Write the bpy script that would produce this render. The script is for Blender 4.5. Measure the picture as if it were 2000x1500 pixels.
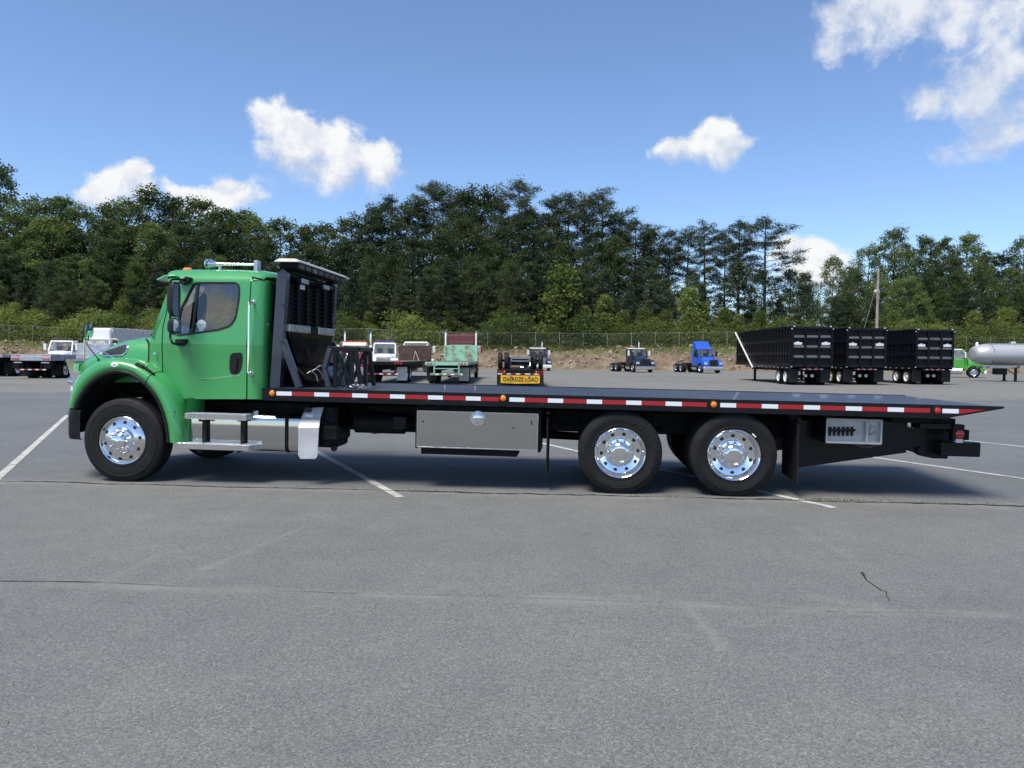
import bpy, bmesh, math, random
import numpy as np
from mathutils import Vector, Matrix, noise as mnoise
from mathutils.geometry import tessellate_polygon

for _o in list(bpy.data.objects):
    bpy.data.objects.remove(_o)
SC = bpy.context.scene
COL = SC.collection
R = math.radians

# ------------------------------------------------------------------ camera
FPX, CAM_H = 1450.0, 1.6                 # focal length for a 2000 px wide frame, eye height
cam_rot = (Matrix.Rotation(math.pi / 2 - math.atan(53 / FPX), 4, 'X') @ Matrix.Rotation(0.0085, 4, 'Z'))
cam_d = bpy.data.cameras.new('camera')
cam_d.sensor_width = 36.0
cam_d.lens = FPX / 2000 * 36.0
cam_d.clip_end = 8000
cam = bpy.data.objects.new('camera', cam_d)
cam.matrix_world = Matrix.Translation((0, 0, CAM_H)) @ cam_rot
COL.objects.link(cam)
SC.camera = cam

# ------------------------------------------------------------------ light
SUN_EL, SUN_AZ = R(63), R(-142)          # azimuth from +Y (view direction), positive to the right
sun_dir = Vector((math.sin(SUN_AZ) * math.cos(SUN_EL), math.cos(SUN_AZ) * math.cos(SUN_EL), math.sin(SUN_EL)))
sun_d = bpy.data.lights.new('sun', 'SUN')
sun_d.energy = 2.45
sun_d.angle = R(24)
sun_d.color = (1.0, 0.93, 0.82)
sun = bpy.data.objects.new('sun', sun_d)
sun.rotation_euler = sun_dir.to_track_quat('Z', 'Y').to_euler()
sun.location = (0, 0, 60)
COL.objects.link(sun)

SC.view_settings.view_transform = 'Standard'
SC.view_settings.look = 'None'
SC.view_settings.exposure = 1.12
SC.view_settings.gamma = 1.0
SC.view_settings.use_curve_mapping = False

# ------------------------------------------------------------------ sky with clouds
world = bpy.data.worlds.new('World')
SC.world = world
world.use_nodes = True
world.cycles.sampling_method = 'MANUAL'
world.cycles.sample_map_resolution = 256
wn = world.node_tree
wn.nodes.clear()


def _pixdir(px, py):
    d = cam_rot.to_3x3() @ Vector(((px - 1000) / FPX, -(py - 750) / FPX, -1.0))
    return d.normalized()


def build_world():
    N, L = wn.nodes, wn.links
    out = N.new('ShaderNodeOutputWorld')
    bg = N.new('ShaderNodeBackground')
    sky = N.new('ShaderNodeTexSky')
    sky.sky_type = 'NISHITA'
    sky.sun_disc = False
    sky.sun_elevation = SUN_EL
    sky.sun_rotation = SUN_AZ
    sky.altitude = 200
    sky.air_density = 0.85
    sky.dust_density = 0.5
    sky.ozone_density = 5.0
    bg.inputs['Strength'].default_value = 0.09
    co = N.new('ShaderNodeTexCoord')

    def math_(op, a, b=None, c=None, clamp=False):
        n = N.new('ShaderNodeMath')
        n.operation = op
        n.use_clamp = clamp
        for i, v in enumerate((a, b, c)):
            if v is None:
                continue
            if isinstance(v, (int, float)):
                n.inputs[i].default_value = v
            else:
                L.new(v, n.inputs[i])
        return n.outputs[0]

    def vec(op, a, b):
        n = N.new('ShaderNodeVectorMath')
        n.operation = op
        L.new(a, n.inputs[0])
        if b is not None:
            if isinstance(b, (tuple, Vector)):
                n.inputs[1].default_value = b
            else:
                L.new(b, n.inputs[1])
        return n.outputs['Value'] if op == 'LENGTH' else n.outputs[0]

    def fbm(v, scale, detail, rough):
        n = N.new('ShaderNodeTexNoise')
        n.inputs['Scale'].default_value = scale
        n.inputs['Detail'].default_value = detail
        n.inputs['Roughness'].default_value = rough
        L.new(v, n.inputs['Vector'])
        return n

    gen = co.outputs['Generated']
    warp = fbm(gen, 9.0, 3, 0.5)
    w1 = vec('SUBTRACT', warp.outputs['Color'], (0.5, 0.5, 0.5))
    w2 = vec('MULTIPLY', w1, (0.035, 0.035, 0.035))
    wd = vec('ADD', gen, w2)
    # (pixel of the photograph, half sizes in pixels): directions only, the sky is at infinity
    solid = [(515, 225, 42, 44), (560, 258, 70, 58), (625, 285, 88, 62), (690, 312, 88, 55), (738, 338, 62, 40), (640, 345, 85, 42), (570, 310, 60, 50),
             (245, 350, 52, 36), (195, 388, 50, 32), (275, 380, 44, 34),
             (452, 366, 46, 30), (375, 378, 54, 30), (480, 392, 40, 28), (420, 400, 80, 28),
             (1400, 270, 56, 34), (1320, 297, 48, 24), (1438, 296, 52, 28), (1375, 300, 62, 26),
             (1560, 495, 62, 42), (1612, 512, 54, 42), (1580, 545, 88, 46)]
    wispy = [(1685, 35, 85, 58), (1765, 12, 100, 50), (1870, 5, 105, 55), (1960, 15, 95, 55), (1965, 90, 75, 65),
             (1895, 150, 80, 42), (1825, 190, 60, 30), (1945, 165, 70, 55), (1960, 235, 60, 52), (1930, 285, 52, 34), (1850, 300, 34, 24), (1645, 70, 42, 34)]
    sets = []
    for lst in (solid, wispy):
        sets.append([(_pixdir(a, b), c / FPX, d / FPX) for a, b, c, d in lst])
    # the same kind of scattered cumulus all round the rest of the sky
    rnd = random.Random(5)
    k = 0
    while k < 15:
        az = R(rnd.uniform(42, 318))
        el = R(rnd.uniform(8, 62))
        d = Vector((math.sin(az) * math.cos(el), math.cos(az) * math.cos(el), math.sin(el)))
        s = rnd.uniform(0.06, 0.12)
        t = d.cross(Vector((0, 0, 1))).normalized()
        sets[k % 3 == 2].append((d, s * 1.4, s * rnd.uniform(.5, .75)))
        k += 1
    masks, heights = [], []
    for lst in sets:
        aw = az_ = None
        for c, rx, ry in lst:
            a = vec('SUBTRACT', wd, tuple(c))
            b = vec('MULTIPLY', a, (1 / rx, 1 / rx, 1 / ry))
            w = math_('EXPONENT', math_('MULTIPLY', vec('LENGTH', b, None), -4.0))
            n = N.new('ShaderNodeVectorMath')
            n.operation = 'DOT_PRODUCT'
            L.new(b, n.inputs[0])
            n.inputs[1].default_value = (0, 0, 1)
            zz = n.outputs['Value']
            az_ = math_('MULTIPLY', w, zz) if az_ is None else math_('MULTIPLY_ADD', w, zz, az_)
            aw = w if aw is None else math_('ADD', aw, w)
        soft = math_('MULTIPLY', math_('LOGARITHM', math_('MAXIMUM', aw, 1e-9), math.e), 0.25)   # minus the distance to the nearest cloud
        masks.append(math_('ADD', soft, 0.86))
        heights.append(math_('DIVIDE', az_, math_('MAXIMUM', aw, 1e-9)))       # -1 at the base .. 1 at the top
    big = fbm(wd, 26.0, 9, 0.58)
    sep = N.new('ShaderNodeVectorMath')
    sep.operation = 'ADD'
    L.new(wd, sep.inputs[0])
    sep.inputs[1].default_value = tuple(Vector((-0.012, 0.0, 0.022)))
    lit = fbm(sep.outputs[0], 26.0, 9, 0.58)
    nz = math_('SUBTRACT', big.outputs[0], 0.5)
    nl = math_('SUBTRACT', big.outputs[0], lit.outputs[0])

    def smooth(v, lo, hi):
        n = N.new('ShaderNodeMapRange')
        n.interpolation_type = 'SMOOTHSTEP'
        n.inputs[1].default_value = lo
        n.inputs[2].default_value = hi
        L.new(v, n.inputs[0])
        return n.outputs[0]

    v1 = math_('MULTIPLY_ADD', nz, 1.7, masks[0])
    hf = smooth(math_('MULTIPLY_ADD', nz, 0.9, heights[0]), -0.55, 0.25)
    crisp = smooth(v1, -0.05, 0.40)
    faint = smooth(v1, -0.05, 0.85)
    a1 = math_('MULTIPLY_ADD', math_('SUBTRACT', crisp, faint), hf, faint)
    v2 = math_('MULTIPLY_ADD', nz, 2.6, masks[1])
    a2 = math_('MULTIPLY', smooth(v2, -0.1, 0.9), 0.82)
    alpha = math_('MAXIMUM', a1, a2)
    # sunlit upper parts, shaded bases, billows from the noise
    relief = math_('MULTIPLY_ADD', nl, 2.4, math_('MULTIPLY_ADD', hf, 0.62, 0.22), clamp=True)
    cm = N.new('ShaderNodeMix')
    cm.data_type = 'RGBA'
    cm.inputs[6].default_value = (3.05, 3.4, 4.1, 1)
    cm.inputs[7].default_value = (4.85, 4.88, 4.95, 1)
    L.new(relief, cm.inputs[0])
    mx = N.new('ShaderNodeMix')
    mx.data_type = 'RGBA'
    L.new(alpha, mx.inputs[0])
    L.new(sky.outputs[0], mx.inputs[6])
    L.new(cm.outputs[2], mx.inputs[7])
    L.new(mx.outputs[2], bg.inputs['Color'])
    L.new(bg.outputs[0], out.inputs[0])


build_world()

# ------------------------------------------------------------------ measuring helpers
CAM_O = Vector((0, 0, CAM_H))


def ray(px, py):
    return cam_rot.to_3x3() @ Vector(((px - 1000) / FPX, -(py - 750) / FPX, -1.0))


def ground_pt(px, py, z=0.0):
    d = ray(px, py)
    return CAM_O + d * ((z - CAM_H) / d.z)


# ------------------------------------------------------------------ mesh building
class MB:
    def __init__(s):
        s.v, s.f = [], []

    def add(s, vs, fs, M=None):
        o = len(s.v)
        for p in vs:
            p = Vector(p)
            s.v.append(M @ p if M is not None else p)
        s.f += [tuple(i + o for i in f) for f in fs]
        return s

    def box(s, x0, x1, y0, y1, z0, z1, b=0.0, M=None):
        if x0 > x1: x0, x1 = x1, x0
        if y0 > y1: y0, y1 = y1, y0
        if z0 > z1: z0, z1 = z1, z0
        if b <= 0:
            vs = [(x, y, z) for x in (x0, x1) for y in (y0, y1) for z in (z0, z1)]
            return s.add(vs, [(0, 1, 3, 2), (4, 6, 7, 5), (0, 4, 5, 1), (2, 3, 7, 6), (0, 2, 6, 4), (1, 5, 7, 3)], M)
        b = min(b, .49 * (x1 - x0), .49 * (y1 - y0), .49 * (z1 - z0))
        X, Y, Z = (x0, x1), (y0, y1), (z0, z1)
        vs, idx = [], {}
        for i in (0, 1):
            for j in (0, 1):
                for k in (0, 1):
                    sx, sy, sz = (1, -1)[i], (1, -1)[j], (1, -1)[k]
                    for a in range(3):
                        idx[i, j, k, a] = len(vs)
                        vs.append((X[i] + (0 if a == 0 else sx * b), Y[j] + (0 if a == 1 else sy * b), Z[k] + (0 if a == 2 else sz * b)))
        fs = []
        for i in (0, 1):
            fs.append([idx[i, 0, 0, 0], idx[i, 1, 0, 0], idx[i, 1, 1, 0], idx[i, 0, 1, 0]])
            fs.append([idx[0, i, 0, 1], idx[1, i, 0, 1], idx[1, i, 1, 1], idx[0, i, 1, 1]])
            fs.append([idx[0, 0, i, 2], idx[1, 0, i, 2], idx[1, 1, i, 2], idx[0, 1, i, 2]])
            for j in (0, 1):
                fs.append([idx[i, j, 0, 0], idx[i, j, 1, 0], idx[i, j, 1, 1], idx[i, j, 0, 1]])
                fs.append([idx[i, 0, j, 0], idx[i, 1, j, 0], idx[i, 1, j, 2], idx[i, 0, j, 2]])
                fs.append([idx[0, i, j, 1], idx[1, i, j, 1], idx[1, i, j, 2], idx[0, i, j, 2]])
                for k in (0, 1):
                    fs.append([idx[i, j, k, 0], idx[i, j, k, 1], idx[i, j, k, 2]])
        return s.add(vs, fs, M)

    def bar(s, p0, p1, w, h, up=(0, 0, 1), b=0.0):
        """box beam from p0 to p1: w across, h along 'up'"""
        p0, p1, up = Vector(p0), Vector(p1), Vector(up)
        d = p1 - p0
        L = d.length
        x = d / L
        y = up.cross(x)
        if y.length < 1e-5:
            y = Vector((0, 1, 0)).cross(x)
        y.normalize()
        z = x.cross(y)
        M = Matrix((x, y, z)).transposed().to_4x4()
        M.translation = p0
        return s.box(0, L, -w / 2, w / 2, -h / 2, h / 2, b, M)

    def cyl(s, p0, p1, r0, r1=None, n=16, caps=True):
        p0, p1 = Vector(p0), Vector(p1)
        if r1 is None: r1 = r0
        d = (p1 - p0).normalized()
        a = d.orthogonal().normalized()
        b = d.cross(a)
        vs, fs = [], []
        for p, r in ((p0, r0), (p1, r1)):
            for i in range(n):
                t = 2 * math.pi * i / n
                vs.append(p + a * (r * math.cos(t)) + b * (r * math.sin(t)))
        for i in range(n):
            j = (i + 1) % n
            fs.append((i, j, n + j, n + i))
        if caps:
            fs.append(tuple(range(n - 1, -1, -1)))
            fs.append(tuple(range(n, 2 * n)))
        return s.add(vs, fs)

    def tube(s, pts, r, n=8, caps=True):
        pts = [Vector(p) for p in pts]
        rs = r if isinstance(r, (list, tuple)) else [r] * len(pts)
        vs, fs = [], []
        a = None
        for i, p in enumerate(pts):
            d = (pts[min(i + 1, len(pts) - 1)] - pts[max(i - 1, 0)]).normalized()
            if a is None:
                a = d.orthogonal().normalized()
            else:
                a = (a - d * a.dot(d)).normalized()
            b = d.cross(a)
            for k in range(n):
                t = 2 * math.pi * k / n
                vs.append(p + (a * math.cos(t) + b * math.sin(t)) * rs[i])
        for i in range(len(pts) - 1):
            for k in range(n):
                j = (k + 1) % n
                fs.append((i * n + k, i * n + j, (i + 1) * n + j, (i + 1) * n + k))
        if caps:
            fs.append(tuple(range(n - 1, -1, -1)))
            fs.append(tuple(range((len(pts) - 1) * n, len(pts) * n)))
        return s.add(vs, fs)

    def lathe(s, prof, o=(0, 0, 0), ax=(0, 1, 0), n=32, close=False):
        """profile of (radius, distance along axis)"""
        o, ax = Vector(o), Vector(ax).normalized()
        a = ax.orthogonal().normalized()
        b = ax.cross(a)
        vs, fs = [], []
        for r, h in prof:
            for i in range(n):
                t = 2 * math.pi * i / n
                vs.append(o + ax * h + (a * math.cos(t) + b * math.sin(t)) * r)
        m = len(prof)
        for q in range(m if close else m - 1):
            q2 = (q + 1) % m
            for i in range(n):
                j = (i + 1) % n
                fs.append((q * n + i, q * n + j, q2 * n + j, q2 * n + i))
        return s.add(vs, fs)

    def grid(s, rows, closed=False):
        """rows of points, all the same length"""
        m = len(rows[0])
        vs = [p for r in rows for p in r]
        fs = []
        for i in range(len(rows) - 1):
            for j in range(m if closed else m - 1):
                k = (j + 1) % m
                fs.append((i * m + j, i * m + k, (i + 1) * m + k, (i + 1) * m + j))
        return s.add(vs, fs)

    def prism(s, poly, y0, y1, holes=(), f=None):
        """polygon of (x, z) extruded along y; f maps (x, y, z) to a point"""
        loops = [list(poly)] + [list(h) for h in holes]
        tris = tessellate_polygon([[Vector((a, b, 0)) for a, b in l] for l in loops])
        flat = [p for l in loops for p in l]
        n = len(flat)
        vs = [(a, y0, b) for a, b in flat] + [(a, y1, b) for a, b in flat]
        fs = [tuple(t) for t in tris] + [tuple(i + n for i in reversed(t)) for t in tris]
        o = 0
        for l in loops:
            for i in range(len(l)):
                j = (i + 1) % len(l)
                fs.append((o + i, o + j, n + o + j, n + o + i))
            o += len(l)
        if f: vs = [f(*p) for p in vs]
        return s.add(vs, fs)

    def sphere(s, c, r, nu=16, nv=10, v0=0.0, v1=1.0):
        c = Vector(c)
        if not isinstance(r, (tuple, list)): r = (r, r, r)
        rows = []
        for i in range(nv + 1):
            t = math.pi * (v0 + (v1 - v0) * i / nv)
            rows.append([c + Vector((r[0] * math.sin(t) * math.cos(2 * math.pi * k / nu), r[1] * math.sin(t) * math.sin(2 * math.pi * k / nu), r[2] * math.cos(t))) for k in range(nu)])
        return s.grid(rows, True)

    def mirror_y(s, yc):
        """add a copy mirrored about the plane y = yc"""
        n = len(s.v)
        s.v += [Vector((p.x, 2 * yc - p.y, p.z)) for p in s.v]
        s.f += [tuple(i + n for i in reversed(f)) for f in s.f]
        return s

    def mesh(s, name, mat=None, angle=32, merge=0.0, cuts=(), deform=None, recalc=True):
        me = bpy.data.meshes.new(name)
        me.from_pydata([tuple(p) for p in s.v], [], s.f)
        bm = bmesh.new()
        bm.from_mesh(me)
        bmesh.ops.remove_doubles(bm, verts=bm.verts, dist=max(merge, 1e-5))
        for co, no in cuts:
            bmesh.ops.bisect_plane(bm, geom=bm.verts[:] + bm.edges[:] + bm.faces[:], plane_co=co, plane_no=no, dist=1e-4)
        if deform:
            for v in bm.verts:
                v.co = deform(v.co)
        if recalc:
            bmesh.ops.recalc_face_normals(bm, faces=bm.faces)
        bm.to_mesh(me)
        bm.free()
        if mat: me.materials.append(mat)
        if angle is not None:
            me.shade_smooth()
            me.set_sharp_from_angle(angle=R(angle))
        return me

    def build(s, name, mat, parent=None, **k):
        return obj(name, s.mesh(name, mat, **k), parent)


def obj(name, me, parent=None, loc=None, rot=None):
    o = bpy.data.objects.new(name, me)
    COL.objects.link(o)
    o.parent = parent
    if loc is not None: o.location = loc
    if rot is not None: o.rotation_euler = rot
    return o


def tag(o, label, cat, group=None):
    o['label'] = label
    o['category'] = cat
    if group: o['group'] = group
    return o


def struct(o, kind='structure'):
    o['kind'] = kind
    return o


def empty(name, parent=None, loc=(0, 0, 0), rz=0.0):
    o = bpy.data.objects.new(name, None)
    o.empty_display_size = .2
    COL.objects.link(o)
    o.parent = parent
    o.location = loc
    o.rotation_euler = (0, 0, rz)
    return o


def copy_tree(src, parent=None):
    c = src.copy()
    COL.objects.link(c)
    c.parent = parent
    for ch in list(src.children):
        copy_tree(ch, c)
    return c


def rpoly(pts, rad, n=4):
    """round the corners of a polygon; rad one value or one per corner"""
    out = []
    m = len(pts)
    for i in range(m):
        p = Vector(pts[i]); a = Vector(pts[i - 1]) - p; b = Vector(pts[(i + 1) % m]) - p
        r = rad[i] if isinstance(rad, (list, tuple)) else rad
        r = min(r, .45 * a.length, .45 * b.length)
        if r < 1e-4:
            out.append((p.x, p.y)); continue
        p0 = p + a.normalized() * r; p1 = p + b.normalized() * r
        for k in range(n + 1):
            t = k / n
            q = p0 * (1 - t) ** 2 + p * (2 * t * (1 - t)) + p1 * t * t
            out.append((q.x, q.y))
    return out


def spline(pts, n=6):
    """Catmull-Rom through points"""
    pts = [Vector(p) for p in pts]
    out = []
    for i in range(len(pts) - 1):
        p0 = pts[max(i - 1, 0)]; p1 = pts[i]; p2 = pts[i + 1]; p3 = pts[min(i + 2, len(pts) - 1)]
        for k in range(n):
            t = k / n
            out.append(.5 * ((2 * p1) + (p2 - p0) * t + (2 * p0 - 5 * p1 + 4 * p2 - p3) * t * t + (3 * p1 - p0 - 3 * p2 + p3) * t ** 3))
    out.append(pts[-1])
    return out


def text_mb(s, size, depth=0.002, sx=1.0):
    """flat lettering in the xz plane facing -y, centred on the origin"""
    cu = bpy.data.curves.new('lettering', 'FONT')
    cu.body = s
    cu.size = size
    cu.align_x = 'CENTER'
    cu.align_y = 'CENTER'
    cu.extrude = depth / 2
    cu.offset = size * .012
    cu.resolution_u = 3
    o = bpy.data.objects.new('lettering', cu)
    me = o.to_mesh()
    mb = MB()
    mb.add([(v.co.x * sx, -v.co.z, v.co.y) for v in me.vertices], [tuple(p.vertices) for p in me.polygons])
    o.to_mesh_clear()
    bpy.data.objects.remove(o)
    bpy.data.curves.remove(cu)
    return mb


# ------------------------------------------------------------------ materials
def new_mat(name):
    m = bpy.data.materials.new(name)
    m.use_nodes = True
    nt = m.node_tree
    b = nt.nodes['Principled BSDF']
    return m, nt, b


def nd(nt, typ, **kw):
    n = nt.nodes.new(typ)
    for k, v in kw.items():
        if k in n.inputs.keys(): n.inputs[k].default_value = v
        else: setattr(n, k, v)
    return n


def tex_noise(nt, vec, scale, detail=4, rough=.55):
    n = nd(nt, 'ShaderNodeTexNoise', Scale=scale, Detail=detail, Roughness=rough)
    nt.links.new(vec, n.inputs['Vector'])
    return n.outputs[0]


def ramp(nt, v, stops):
    n = nt.nodes.new('ShaderNodeValToRGB')
    e = n.color_ramp.elements
    while len(e) < len(stops): e.new(.5)
    for el, (p, c) in zip(e, stops):
        el.position = p
        el.color = (*c, 1) if len(c) == 3 else c
    nt.links.new(v, n.inputs[0])
    return n.outputs[0]


def mixc(nt, fac, a, b, mode='MIX'):
    n = nt.nodes.new('ShaderNodeMix')
    n.data_type = 'RGBA'
    n.blend_type = mode
    for i, v in ((0, fac), (6, a), (7, b)):
        if isinstance(v, (int, float)): n.inputs[i].default_value = v
        elif isinstance(v, (tuple, list)): n.inputs[i].default_value = (*v[:3], 1)
        else: nt.links.new(v, n.inputs[i])
    return n.outputs[2]


def mth(nt, op, a, b=None, c=None, clamp=False):
    n = nt.nodes.new('ShaderNodeMath')
    n.operation = op
    n.use_clamp = clamp
    for i, v in enumerate((a, b, c)):
        if v is None: continue
        if isinstance(v, (int, float)): n.inputs[i].default_value = v
        else: nt.links.new(v, n.inputs[i])
    return n.outputs[0]


def bump(nt, b, h, strength=.3, dist=.01):
    n = nd(nt, 'ShaderNodeBump', Strength=strength, Distance=dist)
    nt.links.new(h, n.inputs['Height'])
    nt.links.new(n.outputs[0], b.inputs['Normal'])


def simple(name, col, rough=.5, metal=0.0, coat=0.0, var=.12, scale=6.0, spec=.5, rvar=.1, bmp=0.0, bscale=80.0):
    """plain surface with slight unevenness of colour, gloss and relief"""
    m, nt, b = new_mat(name)
    tc = nt.nodes.new('ShaderNodeTexCoord').outputs['Object']
    n1 = tex_noise(nt, tc, scale, 5)
    c0 = tuple(max(0, c * (1 - var)) for c in col); c1 = tuple(min(1, c * (1 + var)) for c in col)
    nt.links.new(ramp(nt, n1, [(.3, c0), (.7, c1)]), b.inputs['Base Color'])
    n2 = tex_noise(nt, tc, scale * 2.3, 4)
    nt.links.new(ramp(nt, n2, [(.3, (max(.02, rough - rvar),) * 3), (.7, (min(1, rough + rvar),) * 3)]), b.inputs['Roughness'])
    b.inputs['Metallic'].default_value = metal
    b.inputs['Coat Weight'].default_value = coat
    b.inputs['Coat Roughness'].default_value = .03
    b.inputs['Specular IOR Level'].default_value = spec
    if bmp: bump(nt, b, tex_noise(nt, tc, bscale, 3), bmp, .004)
    return m


def glass_mat(name, tint, refl=1.0, rough=.0, solid=False):
    m, nt, b = new_mat(name)
    nt.nodes.remove(b)
    o = nt.nodes['Material Output']
    tr = nd(nt, 'ShaderNodeBsdfTransparent', Color=(*tint, 1))
    gl = nd(nt, 'ShaderNodeBsdfGlossy', Roughness=rough)
    fr = nd(nt, 'ShaderNodeFresnel', IOR=1.5)
    mx = nt.nodes.new('ShaderNodeMixShader')
    f = mth(nt, 'MULTIPLY', fr.outputs[0], refl, clamp=True)
    if solid:                  # a pane with thickness mirrors at its outer faces only
        ge = nt.nodes.new('ShaderNodeNewGeometry')
        f = mth(nt, 'MULTIPLY', f, mth(nt, 'SUBTRACT', 1.0, ge.outputs['Backfacing']))
    nt.links.new(f, mx.inputs[0])
    nt.links.new(tr.outputs[0], mx.inputs[1])
    nt.links.new(gl.outputs[0], mx.inputs[2])
    nt.links.new(mx.outputs[0], o.inputs[0])
    return m


MT = {}
MT['green'] = simple('green_paint', (.042, .295, .078), .36, 0, 1.0, .05, 2.0, .5, .05)
MT['black'] = simple('black_paint', (.006, .0065, .009), .32, 0, .08, .3, 4.0, .22, .1)
MT['slate'] = simple('slate_paint', (.026, .031, .052), .34, 0, .3, .12, 3.0, .5, .08)
MT['gloss'] = simple('gloss_black', (.006, .006, .006), .12, 0, .3, .2, 3.0, .4, .05)
MT['frame'] = simple('black_chassis', (.0055, .0055, .006), .6, 0, 0, .35, 7.0, .18, .15)
MT['plastic'] = simple('black_plastic', (.010, .010, .011), .55, 0, 0, .15, 20, .3, .08, .15, 300)
MT['rubber'] = simple('tyre_rubber', (.011, .011, .012), .7, 0, 0, .3, 9.0, .25, .1, .15, 120)
MT['rubber2'] = simple('rubber_letter', (.022, .022, .024), .7, 0, 0, .1, 9.0, .3, .1)
MT['chrome'] = simple('chrome', (.80, .81, .83), .055, 1, 0, .03, 3, .5, .025)
MT['alu'] = simple('polished_aluminium', (.74, .75, .76), .13, 1, 0, .06, 5, .5, .05)
MT['alu_dull'] = simple('brushed_aluminium', (.52, .53, .54), .36, 1, 0, .12, 8, .5, .12)
MT['mirror_steel'] = simple('polished_stainless', (.50, .50, .495), .07, 1, 0, .03, 1.5, .5, .03, .05, 3)
MT['silver'] = simple('silver_paint', (.42, .43, .44), .4, .3, .2, .1, 8)
MT['white'] = simple('white_paint', (.78, .78, .77), .35, 0, .4, .05, 3)
MT['dirty_white'] = simple('weathered_white', (.60, .60, .58), .5, 0, 0, .15, 3)
MT['navy'] = simple('navy_paint', (.006, .012, .036), .3, 0, .6, .15, 3)
MT['blue'] = simple('blue_paint', (.02, .10, .52), .3, 0, .6, .08, 3)
MT['red'] = simple('red_paint', (.30, .012, .022), .35, 0, .5, .1, 3)
MT['maroon'] = simple('maroon_paint', (.11, .008, .02), .3, 0, .6, .1, 3)
MT['lime'] = simple('lime_green_paint', (.07, .33, .05), .35, 0, .5, .08, 3)
MT['dkblue'] = simple('blue_light_bar', (.02, .03, .22), .3, 0, .4, .1, 3)
MT['tape_w'] = simple('reflective_white', (.72, .75, .78), .35, 0, .2, .06, 60)
MT['tape_r'] = simple('reflective_red', (.33, .006, .012), .35, 0, .3, .1, 60)
MT['amber'] = simple('amber_lens', (.85, .22, .015), .25, 0, .5, .08, 30)
MT['redlens'] = simple('red_lens', (.50, .015, .02), .22, 0, .5, .1, 30)
MT['yellow'] = simple('yellow_banner', (.72, .42, .02), .55, 0, 0, .1, 4)
MT['ink'] = simple('black_print', (.012, .012, .012), .6)
MT['steel'] = simple('bare_steel', (.32, .32, .33), .38, .9, 0, .2, 20)
MT['interior'] = simple('cab_interior', (.055, .055, .058), .7)
MT['seat'] = simple('seat_fabric', (.07, .072, .08), .85)
MT['wood_deck'] = simple('weathered_deck_boards', (.15, .125, .105), .8, 0, 0, .4, 5)
MT['rust'] = simple('rusty_steel_plate', (.07, .042, .035), .75, 0, 0, .45, 2.5)
MT['trailer'] = simple('black_trailer_paint', (.005, .0055, .009), .4, 0, .03, .3, 2, .15)
MT['rib_lit'] = simple('lit_black_rib', (.055, .058, .066), .6, 0, 0, .3, 5)  # trailer black made greyer: daylight on the tailgate ribs put into the colour
MT['flapcream'] = simple('cream_mud_flap', (.46, .42, .36), .7, 0, 0, .2, 6)
MT['pole'] = simple('weathered_pole_wood', (.30, .26, .22), .85, 0, 0, .25, 3)
MT['galv'] = simple('galvanised_steel', (.34, .35, .34), .6, .3, 0, .12, 6)
MT['lens'] = simple('clear_lens', (.62, .66, .70), .12, .25, .6, .1, 40)
MT['alubed'] = simple('aluminium_bed', (.40, .42, .46), .45, .4, 0, .2, 3)
MT['lightgrey'] = simple('light_bar_cover', (.44, .43, .39), .55, 0, 0, .1, 6)
MT['glass'] = glass_mat('cab_glass', (.86, .89, .88), 3.6)
MT['pane'] = glass_mat('door_glass', (.86, .89, .88), 4.2, .0, True)
MT['glass_thin'] = glass_mat('far_glass', (.88, .91, .90), .8, .0, True)
MT['glass_dark'] = glass_mat('dark_glass', (.20, .24, .27), 1.6)


def mat_two_tone(name, c1, c2, scale, thr=.5, soft=.08, rough=.7):
    m, nt, b = new_mat(name)
    tc = nt.nodes.new('ShaderNodeTexCoord').outputs['Object']
    n = tex_noise(nt, tc, scale, 7, .65)
    nt.links.new(ramp(nt, n, [(thr - soft, c1), (thr + soft, c2)]), b.inputs['Base Color'])
    b.inputs['Roughness'].default_value = rough
    return m


MT['teal_rust'] = mat_two_tone('flaking_teal_paint', (.27, .56, .40), (.22, .16, .09), 1.6, .55, .07)
MT['teal'] = mat_two_tone('teal_green_paint', (.22, .52, .36), (.28, .48, .36), 3)


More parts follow.
